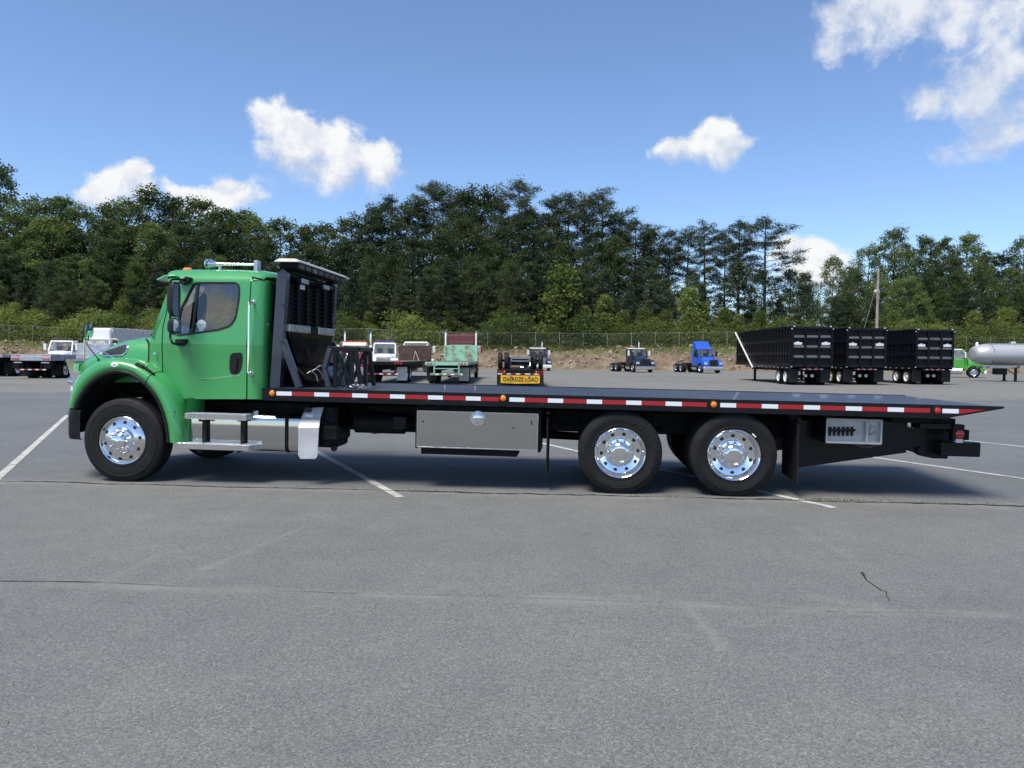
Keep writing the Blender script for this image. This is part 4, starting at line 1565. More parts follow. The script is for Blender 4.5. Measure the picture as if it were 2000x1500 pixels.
# tail lamp board
a, c = P(1863, 829, .2), P(1884, 862, .2)
TL = part('tail_lamp_bracket', MB().box(a.x, c.x, .2, .32, c.z, a.z, .01).box(a.x - .35, a.x, .24, .30, a.z - .06, a.z - .0, .005), 'black')
q = P(1874, 848, .2)
part('tail_lens', MB().lathe([(.05, .0), (.048, -.012), (.03, -.02), (.0005, -.022)], (q.x, .2, q.z), (0, 1, 0), 20), 'redlens', TL)
part('tail_reflector', MB().box(q.x - .04, q.x + .04, .192, .2, q.z - .1, q.z - .055, .004), 'lens', TL)
m = MB().box(c.x, c.x + .06, .22, .30, c.z + .01, c.z + .13, .006)
for dz in (.04, .1): m.cyl((c.x + .03, .215, c.z + dz), (c.x + .03, .225, c.z + dz), .012, n=8)
part('wire_bracket', m, 'frame', TL)
m = MB().prism(ppoly([(1790, 818), (1866, 818), (1866, 846), (1838, 840), (1790, 836)], .35), .35, .5)
part('deck_hinge_plate', m, 'frame', angle=20)

# ---------------- cab shell
CY = .22
XREAR, RC = -3.155, .15
ZBELT = 1.69


def yo(x, z):
    """how far the cab side lies inside the plane y = CY"""
    o = .05 * (ZBELT - z) - .03 * max(0, 1.45 - z) if z < ZBELT else .115 * (z - ZBELT)
    if z > 2.45: o += (z - 2.45) ** 2 * 2.2
    d = x - (XREAR - RC)
    if d > 0: o += RC - math.sqrt(max(0, RC * RC - min(d, RC) ** 2))
    d = -4.42 - x
    if d > 0: o += .50 * d * d + .08 * d
    return o


def PC(px, py):
    y = CY
    for _ in range(4):
        p = P(px, py, y)
        y = CY + yo(p.x, p.z)
    return (p.x, p.z)


def side_panel(name, poly, holes_=(), mat='green', parent=None, thick=.035, out=0.0, far=False, zc=True, ang=24):
    m = MB().prism(poly, 0, thick, holes_)
    cuts = [((0, 0, z), (0, 0, 1)) for z in [.95 + .08 * i for i in range(9)] + [ZBELT - .015, ZBELT + .015] + [1.78 + .09 * i for i in range(10)]]
    cuts += [((x, 0, 0), (1, 0, 0)) for x in [XREAR - RC + RC * math.sin(t * math.pi / 16) for t in range(0, 8)] + [-4.42 - .07 * i for i in range(9)]]

    def df(v):
        y = CY + yo(v.x, v.z) + v.y - out
        return Vector((v.x, 2 * YC - y if far else y, v.z))
    return m.build(name, MT[mat], parent or TRK, cuts=cuts, deform=df, angle=ang)


_door = rpoly([PC(331, 592), PC(319.5, 637), PC(318.5, 727), PC(323, 738), PC(352, 773), PC(357, 779.5), PC(480.5, 779.5), PC(485, 616), PC(489.5, 549), PC(486, 543), PC(362, 541), PC(355, 545)], .02, 3)
_win = rpoly([PC(379, 550.5), PC(462, 550.5), PC(469, 558), PC(469, 580), PC(462, 622), PC(451, 638), PC(426, 646), PC(347, 656.5), PC(343, 651), PC(351, 604)], [.05, .06, .05, .08, .12, .1, .05, .03, .03, .05], 4)


def inset(poly, d):
    """push a polygon outwards by d"""
    n = len(poly)
    out = []
    area = sum(poly[i][0] * poly[(i + 1) % n][1] - poly[(i + 1) % n][0] * poly[i][1] for i in range(n))
    sg = 1 if area > 0 else -1
    for i in range(n):
        a, b = Vector(poly[i - 1]), Vector(poly[(i + 1) % n])
        t = (b - a).normalized()
        out.append((poly[i][0] + sg * t.y * d, poly[i][1] - sg * t.x * d))
    return out


_win_in = inset(_win, -.022)
_win_hole = inset(_win, -.004)
for far in (False, True):
    D = side_panel('door', _door, [_win_hole], far=far)
    side_panel('window_seal', _win, [_win_in], 'plastic', D, .03, .006, far)
    side_panel('window_glass', inset(_win, -.015), (), 'glass_thin' if far else 'pane', D, .005, -.012, far)
    a, c = PC(387, 553), PC(375, 652)
    w = .016
    side_panel('vent_bar', [(a[0] - w, a[1]), (a[0] + w, a[1]), (c[0] + w, c[1]), (c[0] - w, c[1])], (), 'plastic', D, .02, .0, far)
    h = rpoly([PC(450, 690), PC(474, 688), PC(473, 715), PC(466, 731), PC(450, 731), PC(448, 715)], .05, 4)
    H = side_panel('handle_plate', h, (), 'plastic', D, .02, .008, far)
    h2 = rpoly([PC(458, 699), PC(465, 699), PC(463, 724), PC(456, 724)], .02, 3)
    side_panel('pull_handle', h2, (), 'plastic', D, .02, .026, far)
    # raised swage line low on the door
    n = 10
    m = MB().tube([(PC(388 + 86 * i / n, 740.5 - 10 * (i / n) ** 2)[0], 0, PC(388 + 86 * i / n, 740.5 - 10 * (i / n) ** 2)[1]) for i in range(n + 1)], [.002] + [.011] * (n - 1) + [.002], 8)
    for k in range(len(m.v)):
        v = m.v[k]
        y = CY + yo(v.x, v.z) + v.y * .55
        m.v[k] = Vector((v.x, 2 * YC - y if far else y, v.z))
    part('swage_line', m, 'green', D, angle=60)
    # corner post behind the door
    pil = [PC(483.2, 779.5), PC(487.8, 616), PC(492.8, 541), (PC(495, 536)[0], 2.50), (XREAR - .001, 2.50), (XREAR - .001, 1.0), PC(500, 779.5)]
    side_panel('rear_pillar', pil, (), far=far)
    # cowl panel ahead of the door
    cow = [PC(329, 590), PC(317.3, 637), PC(316.2, 727.5), PC(321, 739.5), PC(350, 774.5), PC(352, 800), PC(318, 790), PC(291, 735), PC(292, 668), PC(303, 652), PC(316, 622)]
    side_panel('cowl_panel', cow, (), far=far, out=-.002)
    side_panel('door_gap', [PC(300, 700), PC(316, 640), PC(330, 585), PC(357, 546), PC(364, 543.5), PC(486, 545.5), PC(491, 552), PC(489, 616), PC(486, 778), PC(358, 778), PC(320, 745)], [inset(_win, .03)], 'ink', D, .008, -.037, far)
q = Vector((PC(305, 691)[0], CY + .01, PC(305, 691)[1]))
part('side_marker', MB().lathe([(.022, 0), (.02, -.012), (.0005, -.02)], q, (0, 1, 0), 16), 'chrome')

# rear wall, roof, floor
m = MB()
zs = [1.0 + .125 * i for i in range(13)]
rows = []
for z in zs:
    e = CY + yo(XREAR, z)
    rows.append([(XREAR, e + (2 * YC - 2 * e) * k / 10, z) for k in range(11)])
m.grid(rows)
BACK = part('rear_wall', m, 'green', angle=40)
wp = rpoly([(CY + .20, 1.86), (2 * YC - CY - .20, 1.86), (2 * YC - CY - .28, 2.42), (CY + .28, 2.42)], .1, 5)
m = MB().prism(wp, .001, .012); m.v = [Vector((XREAR + v.y, v.x, v.z)) for v in m.v]
RW = part('rear_window', m, 'glass_dark', BACK)
m = MB().prism(inset(wp, .02), .0, .014, [inset(wp, -.01)]); m.v = [Vector((XREAR + v.y, v.x, v.z)) for v in m.v]
part('rear_window_seal', m, 'plastic', BACK)

XW_B = P(302, 656, .7).x - .135       # windscreen foot and head at the centre line
XW_T = P(336, 546, .72).x - .10


def ws(u, t):
    """windscreen point: u -1..1 across, t 0 foot .. 1 head"""
    xb = XW_B + .40 * u * u
    xt = XW_T + .30 * u * u
    hw = (.96 * (1 - t) + .86 * t)
    z = 1.735 + .03 * (1 - u * u) + t * (2.50 - 1.735)
    return Vector((xb + (xt - xb) * t, YC + hw * u, z))


m = MB().grid([[ws(-1 + 2 * i / 16, j / 8) for i in range(17)] for j in range(9)])
part('windscreen', m, 'glass', angle=60)
# pillars between the screen and the doors
for far in (False, True):
    col = [[], [], []]
    for j in range(9):
        t = j / 8
        w = ws(-1, t)
        d = PC(316 + (357 - 316) * t if t > .45 else 317 + 14 * t / .45, 0)
        zt = w.z
        # door front edge at this height
        zs_ = [(PC(303, 652)), (PC(316, 622)), (PC(330, 591)), (PC(357, 541)), (PC(366, 530))]
        x = zs_[-1][0]
        for a, b in zip(zs_, zs_[1:]):
            if a[1] <= zt <= b[1]:
                x = a[0] + (b[0] - a[0]) * (zt - a[1]) / (b[1] - a[1]); break
        if zt < zs_[0][1]: x = zs_[0][0]
        e = Vector((x, CY + yo(x, zt), zt))
        mid = (w + e) / 2 + Vector((-.035, -.03, 0))
        for c, p in zip(col, (w, mid, e)):
            c.append(Vector((p.x, 2 * YC - p.y if far else p.y, p.z)))
    part('windscreen_pillar', MB().grid(col), 'green', angle=60)

# roof: cross sections from the screen head to the rear wall
rows = []
_xe = PC(366, 531)[0]
for k, (fx, lift) in enumerate(((0, -.055), (.025, -.02), (.07, 0), (.2, .012), (.45, .018), (.7, .014), (.88, .002), (.955, -.02), (.985, -.045), (1.0, -.10))):
    r = []
    for i in range(21):
        u = -1 + i / 10
        au = abs(u)
        ye = .905
        # height over half width: tight shoulder, gentle crown
        sh = [(1.0, 2.49), (.985, 2.535), (.95, 2.578), (.88, 2.612), (.75, 2.636), (.5, 2.655), (.0, 2.668)]
        for (a, za), (b, zb) in zip(sh, sh[1:]):
            if b <= au <= a:
                z = za + (zb - za) * ((a - au) / (a - b)); break
        xf = XW_T - .03 + .30 * u * u
        xr = XREAR - .12 * max(0, au - .8) / .2 * (1 if au > .8 else 0)
        y = YC + u * ye
        r.append(Vector((xf + (xr - xf) * fx, y, z + lift * (1 - .6 * au ** 4))))
    rows.append(r)
uu = None
part('roof', MB().grid(rows), 'green', angle=40)
# roof edge gutter following the rear corner
for far in (False, True):
    g = [(PC(497, 533)[0], CY + yo(-3.4, 2.52) - .012, 2.525), (XREAR - .17, CY + .085, 2.525), (XREAR - .07, CY + .13, 2.50), (XREAR - .01, CY + .22, 2.46), (XREAR + .004, CY + .3, 2.42)]
    if far: g = [(a, 2 * YC - b, c) for a, b, c in g]
    part('roof_gutter', MB().tube(spline(g, 4), .012, 8), 'plastic')
# sun visor
rows = []
for t, dx, dz in ((0, .10, 2.575), (.35, .02, 2.60), (.7, -.10, 2.585), (1, -.20, 2.535), (1.02, -.195, 2.525)):
    rows.append([Vector((XW_T + .32 * u * u + dx, YC + u * .90, dz - .05 * u ** 4)) for u in [-1 + i / 8 for i in range(17)]])
m = MB().grid(rows)
v = part('sun_visor', m, 'green', angle=50)
sol = v.modifiers.new('thickness', 'SOLIDIFY'); sol.thickness = .015
# floor, sills, dashboard, seats
part('cab_floor', MB().box(-4.62, XREAR - .02, CY + .10, 2 * YC - CY - .10, .985, 1.03).box(-4.72, -4.68, .50, 1.97, .99, 1.6), 'frame')
m = MB().prism([(-4.70, 1.66), (-4.45, 1.70), (-4.32, 1.62), (-4.34, 1.3), (-4.66, 1.2)], CY + .25, 2 * YC - CY - .25)
part('dashboard', m, 'interior')
for y in (.62, 1.85):
    s = empty('seat', TRK, (-3.62, y, 1.05))
    part('seat_cushion', MB().box(-.26, .24, -.24, .24, .28, .44, .05), 'seat', s)
    M = Matrix.Translation((.24, 0, .42)) @ Matrix.Rotation(R(12), 4, 'Y')
    part('seat_back', MB().box(-.06, .07, -.23, .23, 0, .60, .05, M), 'seat', s)
    part('head_rest', MB().box(.33, .43, -.12, .12, 1.05, 1.24, .04), 'seat', s)
    part('seat_base', MB().box(-.15, .15, -.15, .15, 0, .28, .02), 'interior', s)
M = Matrix.Translation((-4.14, .62, 1.70)) @ Matrix.Rotation(R(-62), 4, 'Y')
m = MB().lathe([(.215 + .014 * math.cos(t), .014 * math.sin(t)) for t in [k * math.pi / 4 for k in range(9)]], (0, 0, 0), (0, 0, 1), 32)
m.bar((-.21, 0, 0), (.21, 0, 0), .03, .02).bar((0, -.21, 0), (0, .21, 0), .03, .02).cyl((0, 0, -.06), (0, 0, .03), .06, n=16)
m.v = [M @ v for v in m.v]
part('steering_wheel', m, 'interior')
q = Vector((PC(392, 634)[0], 0, PC(392, 634)[1]))
m = MB().cyl((q.x, CY + yo(q.x, q.z) + .018, q.z), (q.x, CY + yo(q.x, q.z) + .021, q.z), .062, n=24)
part('window_sticker', m, 'tape_w')
m = MB().box(q.x - .03, q.x + .03, CY + yo(q.x, q.z) + .012, CY + yo(q.x, q.z) + .02, q.z - .1, q.z - .06)
part('window_sticker', m, 'tape_w')
# header and inner trim
part('headliner', MB().box(-4.35, XREAR - .25, .52, 2 * YC - .52, 2.46, 2.48), 'interior')

# ---------------- roof furniture
q = P(405, 515, .62)
m = MB().lathe([(.062, -.012), (.066, 0), (.058, .008), (.05, .002), (.0005, .01)], q, (1, 0, 0), 24)
zr = q.z
e = P(500, 519, .62)
m.lathe([(.072, .045), (.062, .06), (.042, .10), (.028, .15), (.022, .2), (.019, .25), (.018, e.x - q.x)], (q.x, .62, zr - .005), (1, 0, 0), 24)
m.lathe([(.072, .045), (.05, .055), (.02, .09)], (q.x, .62, zr - .005), (1, 0, 0), 24)
HORN = part('air_horn', m, 'chrome')
part('horn_bracket', MB().box(e.x - .01, e.x + .045, .57, .67, 2.63, zr + .045, .006), 'alu_dull', HORN)
part('horn_foot', MB().box(q.x + .16, q.x + .19, .6, .64, 2.63, zr - .005), 'alu_dull', HORN)
for y in (.62, .9, YC, 2 * YC - .9, 2 * YC - .62):
    x = XW_T + .32 * ((y - YC) / .9) ** 2 + .22
    m = MB().box(x - .06, x + .06, y - .03, y + .03, 2.625, 2.675, .02)
    part('cab_marker_lamp', m, 'amber')
q0 = P(395, 527, .5)
m = MB().tube([(q0.x, .5, 2.60), (q0.x + .09, .5, 2.78), (q0.x + .16, .5, 2.93)], [.005, .004, .003], 6)
part('antenna', m, 'plastic')
# grab handle on the corner post
a, c = PC(496, 590), PC(490.5, 729)
g = [(a[0], CY + yo(*a), a[1]), (a[0], CY - .05, a[1] - .015), (a[0] - .008, CY - .06, a[1] - .08), (c[0] + .004, CY - .075, c[1] + .1), (c[0], CY - .065, c[1] + .02), (c[0], CY + yo(*c), c[1])]
m = MB().tube(spline(g, 5), .014, 12)
for p in (g[0], g[-1]):
    m.lathe([(.03, .004), (.03, -.008), (.018, -.014)], p, (0, 1, 0), 16)
part('grab_handle', m, 'chrome')

# ---------------- mirrors
for far in (False, True):
    s = -1 if far else 1
    def F(v): return Vector((v[0] - (.42 if v[1] < .15 else .2), 2 * YC - v[1] + .06 if far else v[1], v[2])) if far else Vector(v)
    ym = .02
    A = P(366, 547, .28); B = P(336, 546, ym); Cc = P(333.5, 560, ym); Dd = P(332.5, 660, ym); E_ = P(339, 671, ym); G_ = P(360, 671, .20)
    m = MB().tube([F(v) for v in spline([A, B, Cc], 5)] + [F(v) for v in spline([Dd, E_, G_], 5)], .014, 10)
    MIR = part('mirror_arm', m, 'plastic')
    k = PC(366, 548)
    m = MB().prism(rpoly([PC(352, 553), PC(370, 541), PC(378, 543), PC(372, 552), PC(360, 557)], .02, 3), CY + .02, CY + yo(*k) + .03)
    m.v = [F(v) for v in m.v]
    part('mirror_mount', m, 'plastic', MIR)
    m = MB().prism(rpoly([PC(347, 663), PC(368, 662), PC(365, 672), PC(354, 677), PC(347, 674)], .02, 3), CY - .06, CY + .03)
    m.v = [F(v) for v in m.v]
    part('mirror_mount', m, 'plastic', MIR)
    for (px, py, hh, name) in ((342.5, 585, .215, 'main_mirror'), (343.5, 638, .105, 'convex_mirror')):
        c = P(px, py, -.02)
        M = Matrix.Translation((c.x, c.y, c.z)) @ Matrix.Rotation(R(4), 4, 'Z') @ Matrix.Rotation(R(-4), 4, 'X')
        rows = []
        for dx, sc in ((-.085, .35), (-.075, .62), (-.045, .88), (-.01, 1.0), (.012, 1.0), (.018, .96)):
            rows.append([M @ Vector((dx, .105 * sc * math.copysign(abs(math.cos(t)) ** .5, math.cos(t)), hh * sc * math.copysign(abs(math.sin(t)) ** .5, math.sin(t)))) for t in [2 * math.pi * j / 28 for j in range(28)]])
        mm = MB().grid([[F(v) for v in r] for r in rows], True)
        mm.add([F(v) for v in rows[0]], [tuple(range(28))])
        h = part(name, mm, 'plastic', MIR, angle=50)
        gl = [F(M @ Vector((.0165, .1 * math.copysign(abs(math.cos(t)) ** .5, math.cos(t)), hh * .95 * math.copysign(abs(math.sin(t)) ** .5, math.sin(t))))) for t in [2 * math.pi * j / 28 for j in range(28)]]
        gl2 = [v + Vector((.002, 0, 0)) for v in gl]
        part('mirror_glass', MB().add(gl2, [tuple(range(28))]).grid([gl, gl2], True), 'chrome', MIR, angle=30)

# ---------------- hood, fenders, nose
_lip = [(147, 796), (148.5, 790), (157, 773), (173, 750), (197, 732), (223, 723), (247, 725), (263, 731), (287, 749), (307, 773), (320, 800), (328, 827), (331.5, 850), (332.5, 864)]
_crown = [(140.5, 796), (141, 780), (146, 752), (160, 728), (190, 706), (223, 700), (250, 703), (272, 710), (300, 728), (325, 750), (343, 778), (355, 812), (360, 840), (361.5, 864)]
_L = spline([(*PX(a, b, .03), 0) for a, b in _lip], 4)
_C = spline([(*PX(a, b, .09), 0) for a, b in _crown], 4)


def fender_rows(i0, i1, inner):
    rows = []
    for l, c in list(zip(_L, _C))[i0:i1]:
        l2, c2 = Vector((l.x, l.y)), Vector((c.x, c.y))
        d = (c2 - l2)
        n = d.normalized()
        r = []
        for t, y, ex in ((0, .10, -.0), (0, .025, 0), (.04, .008, 0), (.3, -.005, 0), (.55, -.002, 0), (.75, .018, 0), (.9, .05, 0), (1, .10, .003), (1, .17, .014), (1, .26, .018), (1, .38, .012), (1, inner, -.01)):
            p = l2 + d * t + n * ex
            r.append(Vector((p.x, y, p.y)))
        rows.append(r)
    return rows


_iseam = 9 * 4 - 4 + 1            # station of the hood seam on the arch
for far in (False, True):
    for nm, i0, i1 in (('fender', 0, _iseam), ('fender_extension', _iseam - 1, len(_L))):
        rows = fender_rows(i0, i1, .62 if nm == 'fender' else .46)
        if nm == 'fender_extension':
            for r in rows:                     # gap at the seam
                for p in r:
                    pass
            rows[0] = [p.lerp(q, .22) for p, q in zip(rows[0], rows[1])]
        if far: rows = [[Vector((p.x, 2 * YC - p.y, p.z)) for p in r] for r in rows]
        f = part(nm, MB().grid(rows), 'green', angle=60)
        if not far and nm == 'fender': FENDER = f
        if not far and nm != 'fender': FENDER2 = f
        # black arch trim
        m = MB()
        rr = []
        for k in range(i0, min(i1, len(_L))):
            l, c = _L[k], _C[k]
            n = Vector((c.x - l.x, c.y - l.y)).normalized()
            sec = [(-.045, .07), (-.045, .02), (-.03, .0), (-.008, -.004), (.004, .008), (.004, .06)]
            rr.append([Vector((l.x + n.x * a, 2 * YC - y if far else y, l.y + n.y * a)) for a, y in sec])
        if nm == 'fender_extension': rr[0] = [p.lerp(q, .22) for p, q in zip(rr[0], rr[1])]
        part('arch_trim', m.grid(rr, True), 'plastic', f, angle=40)
    # inside flange at the back of the extension, towards the step
    a0 = _C[-1]
    rows = [[Vector((a0.x + .0, .12, z)), Vector((a0.x + .035, .25, z)), Vector((a0.x + .04, .5, z))] for z in (_C[-1].y, 1.0)]
    if far: rows = [[Vector((p.x, 2 * YC - p.y, p.z)) for p in r] for r in rows]
    part('step_well_panel', MB().grid(rows), 'green')

# hood: shoulder profile from the silhouette, half widths narrowing to the nose
from mathutils.bvhtree import BVHTree
_hp = [(291, 665, .46), (268, 666.5, .47), (243, 670, .49), (220, 677, .52), (200, 685.5, .56), (183, 694, .60), (169, 703.5, .66), (159, 713, .74), (153, 724, .82), (151.5, 734, .86)]
_hz = []
for a_, b_, y_ in _hp:
    p = P(a_, b_, y_)
    _hz.append((p.x, p.z))
_hz[0] = (P(294, 690, .36).x, _hz[0][1])
rows = []
nst = len(_hz)
for k, (x, z) in enumerate(_hz):
    t = k / (nst - 1)
    hw = .885 - .09 * t - .165 * t * t
    us = (_hp[k][2] - YC) / hw             # where across the hood the silhouette runs
    bow = .34 * t * t                      # nose wraps round in plan
    lo = 1.28 - .08 * t
    r = []
    prof = ((-1.04, None), (-1.02, -.42), (-1.0, -.28), (-.985, -.20), (-.955, -.125), (-.90, -.062), (-.80, -.012), (-.65, .008), (-.4, .022), (0, .03))
    prof = prof + tuple((-u, d) for u, d in reversed(prof[:-1]))
    base = 0.0
    for (u0, d0), (u1, d1) in zip(prof[1:], prof[2:]):
        if u0 <= us <= u1: base = d0 + (d1 - d0) * (us - u0) / (u1 - u0)
    for u, dz in prof:
        zz = lo - .1 if dz is None else max(z + (dz - base) * (1 - .35 * t), lo - .05)
        r.append(Vector((x + bow * (u * u - us * us) + (.10 * max(0, (zz - 1.42) / .3) if k == 0 else 0), YC + u * hw, zz)))
    rows.append(r)
HOOD = part('hood', MB().grid(rows), 'green', angle=60)


def surf(ob):
    me = ob.data
    return BVHTree.FromPolygons([v.co.copy() for v in me.vertices], [tuple(p.vertices) for p in me.polygons])


_hb, _fb, _fb2 = surf(HOOD), surf(FENDER), surf(FENDER2)


def on(bv, px, py, off=0.0):
    """point and normal where the sight line of a pixel meets a panel"""
    o = _TI @ CAM_O
    d = (_TI.to_3x3() @ ray(px, py)).normalized()
    h = bv.ray_cast(o, d)
    if h[0] is None: return P(px, py, .45), Vector((0, -1, 0))
    n = h[1] if h[1].dot(d) < 0 else -h[1]
    return h[0] + n * off, n


# seam between the hood and the cowl, closed by a rubber seal
q = [P(282, 661.5, .62), P(288, 665.5, .46), on(_hb, 290.5, 674)[0], on(_hb, 291, 690)[0], on(_hb, 290.5, 704)[0], P(290, 713, .25)]
q = [v + Vector((.006, -.008, 0)) for v in q] + [P(285, 719.5, .08), P(274, 726, .03), P(263, 731, .015)]
for far in (False, True):
    m = MB().tube([Vector((v.x, 2 * YC - v.y if far else v.y, v.z)) for v in spline(q, 5)], .012, 8)
    part('hood_seal', m, 'rubber', HOOD)
# cowl between hood and screen
rows = []
for t in (0, .35, .7, 1):
    r = []
    for i in range(17):
        u = -1 + i / 8
        w = ws(u, 0)
        h = Vector((_hz[0][0] + .11, YC + u * .86, _hz[0][1] + .015 - .16 * max(0, abs(u) - .8) / .2))
        r.append(h.lerp(w, t))
    rows.append(r)
part('cowl', MB().grid(rows), 'green', angle=60)
part('wiper', MB().tube([ws(-.8, .02) + Vector((-.03, 0, .02)), ws(-.4, .1) + Vector((-.03, 0, .02)), ws(-.05, .06) + Vector((-.03, 0, .02))], .01, 6), 'plastic')
# lower cowl side between the extension top and the cowl panel: filler behind the wheel
for far in (False, True):
    rows = [[Vector((PX(291, 690, .3)[0], .46, 1.58)), Vector((-4.42, .31, 1.58))], [Vector((PX(291, 690, .3)[0], .40, 1.28)), Vector((-4.42, .30, .98))]]
    rows[0].insert(0, Vector((-4.95, .52, 1.58))); rows[1].insert(0, Vector((-4.95, .52, 1.28)))
    if far: rows = [[Vector((p.x, 2 * YC - p.y, p.z)) for p in r] for r in rows]
    part('inner_cowl', MB().grid(rows), 'green')

# hood side vent
vp = rpoly([(193, 691.5), (218, 682), (246, 672.5), (251, 675.5), (247, 687.5), (241, 693), (207, 696)], 3.0, 3)
for far in (False, True):
    def FV(v): return Vector((v.x, 2 * YC - v.y if far else v.y, v.z))
    ring = [on(_hb, a_, b_, .004)[0] for a_, b_ in vp]
    m = MB().tube([FV(v) for v in ring] + [FV(ring[0]), FV(ring[1])], .011, 8, caps=False)
    V = part('hood_vent_bezel', m, 'chrome', None, angle=60)
    cx_, cy_ = sum(a_ for a_, b_ in vp) / len(vp), sum(b_ for a_, b_ in vp) / len(vp)
    inner = [[on(_hb, cx_ + (a_ - cx_) * k, cy_ + (b_ - cy_) * k, .005)[0] for a_, b_ in vp] for k in (1, .75, .5, .25, .01)]
    m = MB().grid([[FV(v) for v in r] for r in inner], True)
    part('vent_mesh', m, 'ink', V, angle=None)
    xs_ = [a_ for a_, b_ in vp]
    for k in range(9):
        xx = min(xs_) + (max(xs_) - min(xs_)) * (k + 1.2) / 10.5
        zz = []
        for i in range(len(vp)):
            (ax, az), (bx_, bz_) = vp[i - 1], vp[i]
            if (ax - xx) * (bx_ - xx) < 0: zz.append(az + (bz_ - az) * (xx - ax) / (bx_ - ax))
        if len(zz) >= 2:
            m = MB().tube([FV(on(_hb, xx, min(zz), .006)[0]), FV(on(_hb, xx + 2.5, max(zz), .006)[0])], .006, 5)
            part('vent_bar', m, 'plastic', V)
# oval lamp, latch
q, n = on(_fb, 224, 712.5)
m = MB().lathe([(.05, .02), (.05, -.004), (.042, -.008), (.0005, -.009)], (0, 0, 0), (0, 0, -1), 28)
_ex = Vector((1, 0, 0)); _ex = (_ex - n * _ex.dot(n)).normalized()
M_ = Matrix.Translation(q) @ Matrix((_ex, n.cross(_ex), n)).transposed().to_4x4() @ Matrix.Diagonal((1, .6, 1, 1))
sq = Matrix.Translation(q) @ Matrix.Diagonal((1, 1, .62, 1)) @ Matrix.Translation(-q)
m.v = [M_ @ v for v in m.v]
BDG = part('fender_lamp', m, 'white')
m = MB().lathe([(.02, -.006), (.018, -.011), (.0005, -.012)], (0, 0, 0), (0, 0, -1), 16)
m.v = [M_ @ v for v in m.v]
part('fender_lamp_lens', m, 'alu_dull', BDG)
a, b, c = on(_fb, 265, 711, .006)[0], on(_fb, 281, 719, .016)[0], on(_fb2, 299, 731, .006)[0]
m = MB().bar(a, b, .05, .03, (0, -.5, 1), .01).bar(b, c, .04, .026, (0, -.5, 1), .01)
m.sphere(c, .022, 10, 8)
part('hood_latch', m, 'rubber')
for dx in (0, 8):
    q = on(_fb2, 339 + dx * .2, 811 - dx)[0]
    part('fender_bolt', MB().cyl(q + Vector((0, .01, 0)), q + Vector((0, -.012, 0)), .008, n=8), 'steel')

# nose fascia with headlights and grille
_plan = [(-5.50, .06), (-5.62, .13), (-5.74, .28), (-5.86, .48), (-5.96, .70), (-6.03, .95), (-6.06, YC)]
_plan = [tuple(p)[:2] for p in spline([(a, b, 0) for a, b in _plan], 4)]
XN = PX(143, 762, .15)[0] - _plan[4][0]
_plan = [(a + XN, b) for a, b in _plan]
def fascia(z0, z1, d=0.0, i0=0, i1=None, tilt=.08):
    pl = _plan[i0:i1]
    return [[Vector((a - d + tilt * (z - 1.1), b, z)) for a, b in pl] for z in [z0 + (z1 - z0) * k / 4 for k in range(5)]]


m = MB().grid(fascia(.86, 1.40))
m.mirror_y(YC)
part('nose_fascia', m, 'green', angle=60)
hl = rpoly([PX(148.5, 727, .12), PX(163.5, 724, .12), PX(163, 737, .12), PX(156, 753, .12), PX(148, 757, .12)], .01, 3)
for far in (False, True):
    rows = fascia(1.05, 1.30, .012, 1, 12, .16)
    m = MB().grid(rows)
    if far: m.v = [Vector((v.x, 2 * YC - v.y, v.z)) for v in m.v]
    HL = part('headlight', m, 'lens', angle=60)
    for k in (1, 3, 5):
        r = fascia(1.17, 1.18, .02, 1, 12, .16)[0]
        p = r[2 * k]
        m = MB().lathe([(.06, .03), (.045, .0), (.02, -.012)], p + Vector((.03, 0, 0)), (-1, 0, 0), 14)
        if far: m.v = [Vector((v.x, 2 * YC - v.y, v.z)) for v in m.v]
        part('headlight_bowl', m, 'chrome', HL)
    # side return of the lamp on the fender
    m = MB().prism(hl, .055, .12)
    if far: m.v = [Vector((v.x, 2 * YC - v.y, v.z)) for v in m.v]
    part('headlight_side', m, 'chrome', HL)
# grille
m = MB()
gx = min(a for a, b in _plan)
def grow(z, d): return [Vector((a - d - .30 * (z - 1.30), b, z)) for a, b in _plan[14:]]
for z0, z1, d in ((1.00, 1.04, .10), (1.38, 1.44, .10)):
    r0, r1 = grow(z0, d), grow(z1, d)
    q0, q1 = grow(z0, 0), grow(z1, 0)
    m.grid([q0, r0, r1, q1])
part('grille_surround', m.mirror_y(YC), 'chrome', angle=30)
for k in range(7):
    z = 1.06 + k * .045
    m = MB().grid([grow(z, .02), grow(z, .10), grow(z + .022, .105), grow(z + .022, .02)])
    part('grille_bar', m.mirror_y(YC), 'chrome', angle=30)
m = MB()
e0 = _plan[14]
for far in (False, True):
    m = MB().grid([[Vector((e0[0] + d - .30 * (z - 1.30), 2 * YC - e0[1] - w if far else e0[1] + w, z)) for z in (1.0, 1.1, 1.2, 1.3, 1.38, 1.44)] for d, w in ((.05, .0), (-.08, -.0), (-.10, .02), (-.10, .06))])
    part('grille_side', m, 'chrome', angle=40)
